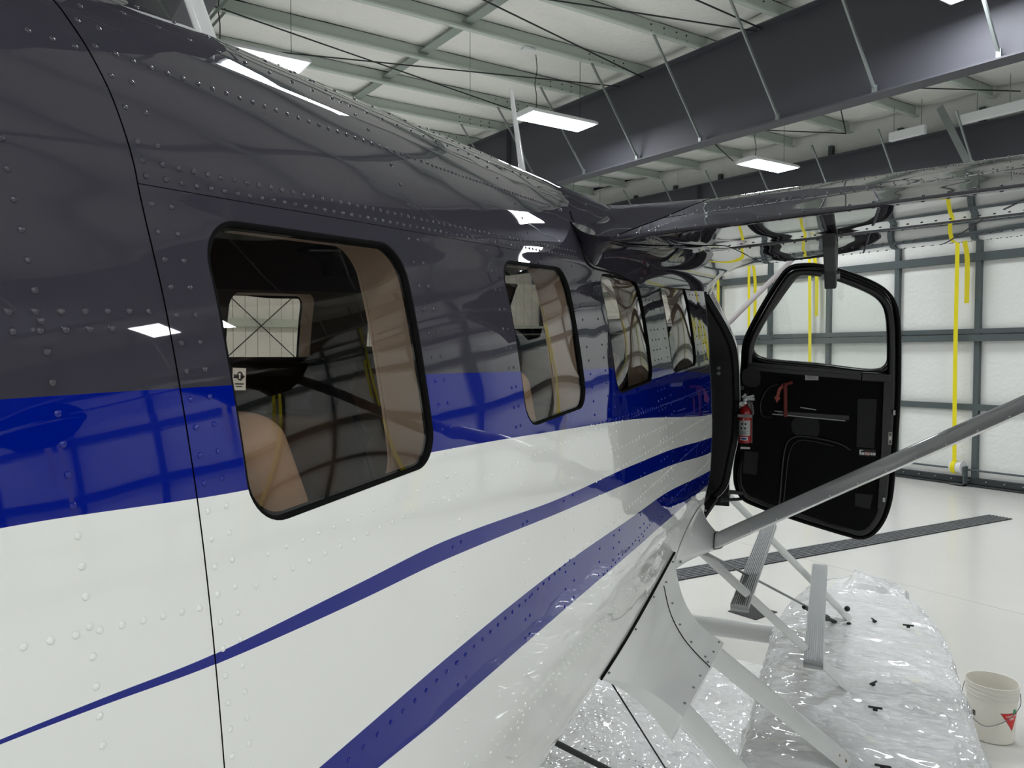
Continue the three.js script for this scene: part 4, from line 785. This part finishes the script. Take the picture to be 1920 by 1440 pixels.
for (const mirror of [false, true]) {
  const Q = (r, u, f) => P(mirror ? 2 * CR - r : r, u, f);
  const fs = group('float_strut', plane);
  const ell = (p, q, c, t, name, mat = M.strutWhite) => { const dir = q.clone().sub(p).normalize(), fw = V(0, 0, -1), ch = fw.clone().addScaledVector(dir, -fw.dot(dir)).normalize(), no = dir.clone().cross(ch); return mesh(name, grid((a, b) => { const an = 2 * Math.PI * b; return p.clone().lerp(q, a).addScaledVector(ch, Math.cos(an) * c / 2).addScaledVector(no, Math.sin(an) * t / 2 * (.7 + .3 * Math.cos(an))); }, 12, 28), mat, fs); };
  ell(Q(-.637, -.955, 3.245), Q(.07, -1.76, 3.67), .075, .042, 'forward_strut');
  ell(Q(-.593, -1.02, 4.3), Q(.07, -1.82, 4.68), .085, .045, 'forward_strut');
  ell(Q(-.44, -1.0, 2.33).lerp(Q(.05, -1.73, 3.02), .05), Q(.05, -1.73, 3.02), .105, .05, 'aft_strut');
  ell(Q(-.46, -1.0, 1.97).lerp(Q(.05, -1.72, 2.3), .1), Q(.05, -1.72, 2.3), .105, .05, 'aft_strut');
  mesh('brace_wire', rod(Q(-.55, -1.02, 3.25), Q(-.02, -1.79, 4.62), .006), M.steel, fs);
  if (!mirror) {
    mesh('turnbuckle', merge([rod(Q(-.19, -1.555, 4.18), Q(-.04, -1.765, 4.57), .011), rod(Q(-.13, -1.64, 4.33), Q(-.08, -1.71, 4.47), .018)]), M.darkMetal, fs);
    mesh('foot_fitting', merge([rbox(.1, .05, .07, .01, ...Q(.07, -1.80, 4.66).toArray()), cyl(.022, .022, .1, 0, 0, 0, 14).rotateX(Math.PI / 2).translate(...Q(.05, -1.81, 4.66).toArray()), cyl(.022, .022, .1, 0, 0, 0, 14).rotateX(Math.PI / 2).translate(...Q(.11, -1.81, 4.66).toArray())]), M.brass, fs);
    mesh('strut_bolts', merge([0, 1, 2, 3, 4].map(k => { const q = Q(-.44, -1.0, 2.33).lerp(Q(.05, -1.73, 3.02), .80 + k * .043); return new THREE.SphereGeometry(.012 + k * .0015, 8, 6).scale(1, .6, 1).translate(q.x - .01, q.y + .022, q.z + .03); })), M.brass, fs);
    mesh('valve_knob', merge([new THREE.SphereGeometry(.016, 10, 8).translate(...Q(.02, -1.69, 4.6).toArray()), new THREE.SphereGeometry(.014, 10, 8).translate(...Q(.03, -1.76, 4.55).toArray())]), M.darkMetal, fs);
  }
  // fairing skirt where the aft struts meet the belly
  const inner0 = (t) => { const f = lerp(1.70, 2.43, t), u = lerp(-.87, -.775, t); return mirror ? (() => { const q = PV(skinPt(f, sOf(u), .001, false)); q.x = -q.x; return q; })() : PV(skinPt(f, sOf(u), .001, false)); };
  const side = d => grid((a, b) => { const i = inner0(b), o = Q(lerp(-.392, -.362, b) + d * .4, lerp(-1.085, -1.095, b) + d, lerp(1.955, 2.485, b)); const k = a; const pinch = Math.sin(Math.PI * k) * .075; const p = i.lerp(o, k); p.z += (b - .5) * 2 * pinch; p.y += Math.sin(Math.PI * k) * (-.012); p.x += (mirror ? 1 : -1) * Math.sin(Math.PI * k) * .02; return p; }, 20, 26, mirror);
  const topS = side(.018), botS = side(-.055);
  const fair = mesh('strut_fairing', merge([topS, botS, (() => { const a = topS.attributes.position, b = botS.attributes.position, nj = 27, ni = 21, e = (j, at) => V(at.getX(j), at.getY(j), at.getZ(j)); const l = []; for (let i = 0; i < ni; i++) l.push(i * nj); const l2 = []; for (let j = 0; j < nj; j++) l2.push((ni - 1) * nj + j); const l3 = []; for (let i = ni - 1; i >= 0; i--) l3.push(i * nj + nj - 1); const all = [...l, ...l2.slice(1), ...l3.slice(1)]; return loftOutlines([all.map(k => e(k, a)), all.map(k => e(k, b))], false); })()]), M.strutWhite, fs);
  if (!mirror) {
    const e = (a, b, d) => { const p = topS.attributes.position, i = Math.round(a * 20) * 27 + Math.round(b * 26); return V(p.getX(i), p.getY(i) + d, p.getZ(i)); };
    mesh('fairing_seam', tube([e(.12, .78, .002), e(.35, .74, .003), e(.6, .7, .003), e(.82, .66, .003), e(1, .62, .002)], .0016, 40, 5), M.rubber, fair);
    mesh('fairing_screws', merge([[.04, .95], [.1, .8], [.3, .8], [.5, .77], [.7, .74], [.88, .7], [.95, .1], [.95, .3], [.95, .48], [.95, .66], [.95, .82], [.95, .95], [.03, .05], [.03, .35], [.03, .62]].map(([a, b]) => new THREE.SphereGeometry(.0055, 8, 5).scale(1, .5, 1).translate(...e(a, b, .001).toArray()))), M.steel, fair);
    mesh('fairing_gasket', tube(Array.from({ length: 14 }, (_, k) => { const q = inner0(k / 13); q.x += .003; return q; }), .004, 40, 6), M.rubber, fair);
  }
}
{ // boarding steps between the forward struts
  const ribs = (p, q, w) => {
    const g = group('boarding_step', plane), dir = q.clone().sub(p).normalize(), sd = V(0, 1, 0).cross(dir).normalize(), up = dir.clone().cross(sd);
    mesh('plank', bar(p, q, w, .02, up), M.tread, g);
    for (let k = 0; k < 9; k++) mesh('tread_rib', bar(p.clone().addScaledVector(sd, w * (-.44 + .11 * k)).addScaledVector(up, .012), q.clone().addScaledVector(sd, w * (-.44 + .11 * k)).addScaledVector(up, .012), .0042, .007, up), M.tread, g);
    mesh('end_cap', bar(p.clone().addScaledVector(up, -.008), p.clone().addScaledVector(dir, .012).addScaledVector(up, -.008), w, .026, up), M.tread, g);
  };
  ribs(P(-.405, -1.255, 3.28), P(-.385, -1.2, 4.42), .075);
  ribs(P(-.115, -1.52, 3.42), P(-.125, -1.455, 4.58), .08);
}
mesh('spreader_bar', rod(P(2 * CR + .2, -1.86, 4.5), P(-.2, -1.86, 4.5), .052, 24), M.strutWhite, plane);
{ // drain tube and cable below the belly
  mesh('drain_tube', bar(P(-.62, -1.005, 1.62), P(-.50, -1.10, 1.70), .011, .011, UP), M.darkMetal, plane);
  mesh('rudder_cable', rod(P(-.6, -1.02, 2.0), P(-.18, -1.72, 2.1), .0025), M.cable, plane);
}

// ================================================================ plastic sheeting, bucket
const crease = dataTex(1024, (u, v) => { let h = 0, a = .5; for (let k = 0; k < 4; k++) { const n = 6 << k; h += a * (1 - Math.abs(2 * tnoise(u, v, n, 31 + k) - 1)); a *= .55; } return [h, h, h].map(x => Math.min(1, x * .95)); });
const plastic = phy(0xfdfdfc, 0.34, { transmission: 0.03, thickness: 0, clearcoat: 0.9, clearcoatRoughness: 0.04, bumpMap: crease, bumpScale: 0.035 });
{
  const sheet = (f, w) => { // w 0..1 across: inner floor, inner side, deck, outer side, outer floor
    const k = Math.max(0, (f - 4.0) / 1.5), half = (.43) * Math.sqrt(Math.max(0.02, 1 - Math.pow(Math.min(1, k), 2.8)));
    const path = [[-half - .5, .012], [-half - .2, .02], [-half - .1, .3], [-half - .015, .7], [-half * .9, .822], [0, .84], [half * .9, .825], [half + .012, .77], [half + .03, .5], [half + .05, .12], [half + .1, .02]];
    const t = w * (path.length - 1), i = Math.min(path.length - 2, Math.floor(t)), q = t - i;
    const cr = c => { const g = j => path[Math.min(path.length - 1, Math.max(0, j))][c], a = g(i - 1), b = g(i), d = g(i + 1), e = g(i + 2); return .5 * (2 * b + (d - a) * q + (2 * a - 5 * b + 4 * d - e) * q * q + (3 * b - a - 3 * d + e) * q * q * q); };
    return [FR + cr(0), Math.max(.012, cr(1)) + (cr(1) > .5 ? .02 * Math.min(1, k) ** 2 : 0)];
  };
  const g = grid((a, b) => {
    const f = lerp(1.2, 5.52, a); let [r, h] = sheet(f, b);
    const x = f, y = b * 2.7, n = .010 * ridge(4.2 * x + 3.1 * y, 3.6 * y - 2.4 * x, 4) + .009 * ridge(6.1 * x - 4.3 * y + 7, 5.2 * y + 3.9 * x, 3) + .008 * fbm(x * 2.2, y * 2.6, 3) + .0035 * ridge(15 * x + 9 * y, 17 * y - 8 * x, 3);
    const wr = b < .35 ? .02 * ridge(f * 7, b * 3, 3) : 0;
    const low = sm((h - .0) / .08), tip = f > 5.2 ? .04 * noise(b * 22, 3) : 0;
    return toWorld(r + n * .4 + wr, floorU(0, f, 0), f).setY(h + Math.max(0.002, n * low + .006 + tip * low));
  }, 300, 210);
  { const uv = g.attributes.uv; for (let i = 0; i < uv.count; i++) uv.setXY(i, uv.getX(i) * 5, uv.getY(i) * 3); }
  const c = toWorld(FR, floorU(0, 3.4), 3.4); c.y = 0; g.translate(-c.x, 0, -c.z);
  const m = mesh('float_cover', g, plastic); m.position.copy(c);
  tag(m, 'crinkled clear plastic sheet draped over the float', 'plastic sheet');
  const ft = grid((a, b) => {
    const f = lerp(2.2, 6.05, b) + .25 * noise(a * 5, 2) * (b > .5 ? 1 : 0), r = lerp(-2.7, -.32, a) + .08 * noise(b * 9, 5);
    const e = Math.min(1, 12 * Math.min(a, 1 - a, b, 1 - b)), h = .012 + .035 * Math.max(0, ridge(r * 2.6 + f * .6, f * 2.1, 4)) + .02 * Math.max(0, fbm(r * 1.4, f * 1.4, 3)) + .008 * Math.max(0, ridge(r * 11, f * 13, 3));
    return toWorld(r, floorU(0, f, 0), f).setY(.004 + h * e);
  }, 200, 260);
  { const uv = ft.attributes.uv; for (let i = 0; i < uv.count; i++) uv.setXY(i, uv.getX(i) * 2.6, uv.getY(i) * 4.2); }
  const c2 = toWorld(-1.3, floorU(0, 4), 4); c2.y = 0; ft.translate(-c2.x, 0, -c2.z);
  const m2 = mesh('floor_sheet', ft, plastic); m2.position.copy(c2);
  tag(m2, 'wrinkled clear plastic sheet spread on the floor under the fuselage', 'plastic sheet');
}
// deck cleats and lines showing through the plastic
for (const [r, f, k] of [[.33, 4.62, 0], [.13, 3.72, 1], [.13, 3.45, 0], [.16, 4.64, 2], [.14, 2.95, 0]]) {
  const c = toWorld(r, floorU(0, f, .86), f), g = group('deck_cleat', null, V(c.x, .853, c.z)); g.quaternion.setFromAxisAngle(V(0, 1, 0), .6 + k);
  g.scale.setScalar(.62); mesh('horn', rbox(.09, .014, .014, .006, 0, .022, 0), M.darkMetal, g); mesh('foot', rbox(.03, .022, .02, .005, 0, .01, 0), M.darkMetal, g);
  tag(g, 'small dark deck cleat poking through the plastic on the float', 'cleat', 'deck cleats');
}
{ // bucket
  const g = group('plastic_bucket', null, V(-2.27, 0, -5.05)); g.rotation.y = 0.3; g.scale.setScalar(.94);
  const L = (pts, n = 48) => new THREE.LatheGeometry(pts.map(p => new THREE.Vector2(...p)), n);
  mesh('pail', L([[0, .002], [.128, .002], [.131, .01], [.145, .285], [.152, .286], [.152, .292], [.1455, .294], [.146, .312], [.153, .313], [.153, .319], [.1465, .321], [.147, .338], [.154, .34], [.154, .346], [.148, .348], [.149, .37], [.152, .373], [.155, .371], [.155, .366], [.1515, .364], [.146, .362], [.141, .29], [.127, .014], [0, .012]]), M.bucket, g);
  mesh('handle_wire', tube([V(-.157, .327, 0), V(-.165, .26, .03), V(-.12, .17, .105), V(-.02, .12, .155), V(.09, .17, .125), V(.16, .26, .04), V(.157, .327, 0)], .0024, 60, 6), M.bail, g);
  const mark = canvasTex(512, 512, (c, w, h) => { c.fillStyle = '#e9e5da'; c.fillRect(0, 0, w, h); c.fillStyle = '#cf2a27'; c.beginPath(); c.moveTo(20, 120); c.lineTo(470, 120); c.lineTo(300, 490); c.closePath(); c.fill(); c.strokeStyle = '#8f8f8d'; c.lineWidth = 8; c.stroke(); c.fillStyle = '#2e8b57'; c.beginPath(); c.moveTo(330, 30); c.lineTo(365, 75); c.lineTo(420, 60); c.lineTo(405, 110); c.lineTo(440, 140); c.lineTo(380, 150); c.lineTo(340, 175); c.lineTo(330, 140); c.lineTo(270, 140); c.lineTo(300, 100); c.lineTo(280, 60); c.lineTo(318, 72); c.closePath(); c.fill(); c.fillStyle = '#f3e9e4'; c.font = 'bold 50px sans-serif'; c.save(); c.translate(95, 205); c.rotate(-.04); c.fillText('CANADIAN', 40, 0); c.font = 'bold 62px sans-serif'; c.fillText('TIRE', 110, 62); c.restore(); });
  mesh('printed_mark', new THREE.CylinderGeometry(.1442, .1357, .17, 24, 1, true, 0.42, 1.15).translate(0, .17, 0), std(0xffffff, 0.5, { map: mark }), g);
  mesh('label_square', new THREE.CylinderGeometry(.1415, .1397, .036, 6, 1, true, -.72, .16).translate(0, .175, 0), std(0x5c5a58, 0.7), g);
  tag(g, 'white plastic pail with red triangle mark and wire handle', 'bucket');
}

renderer.render(scene, camera);
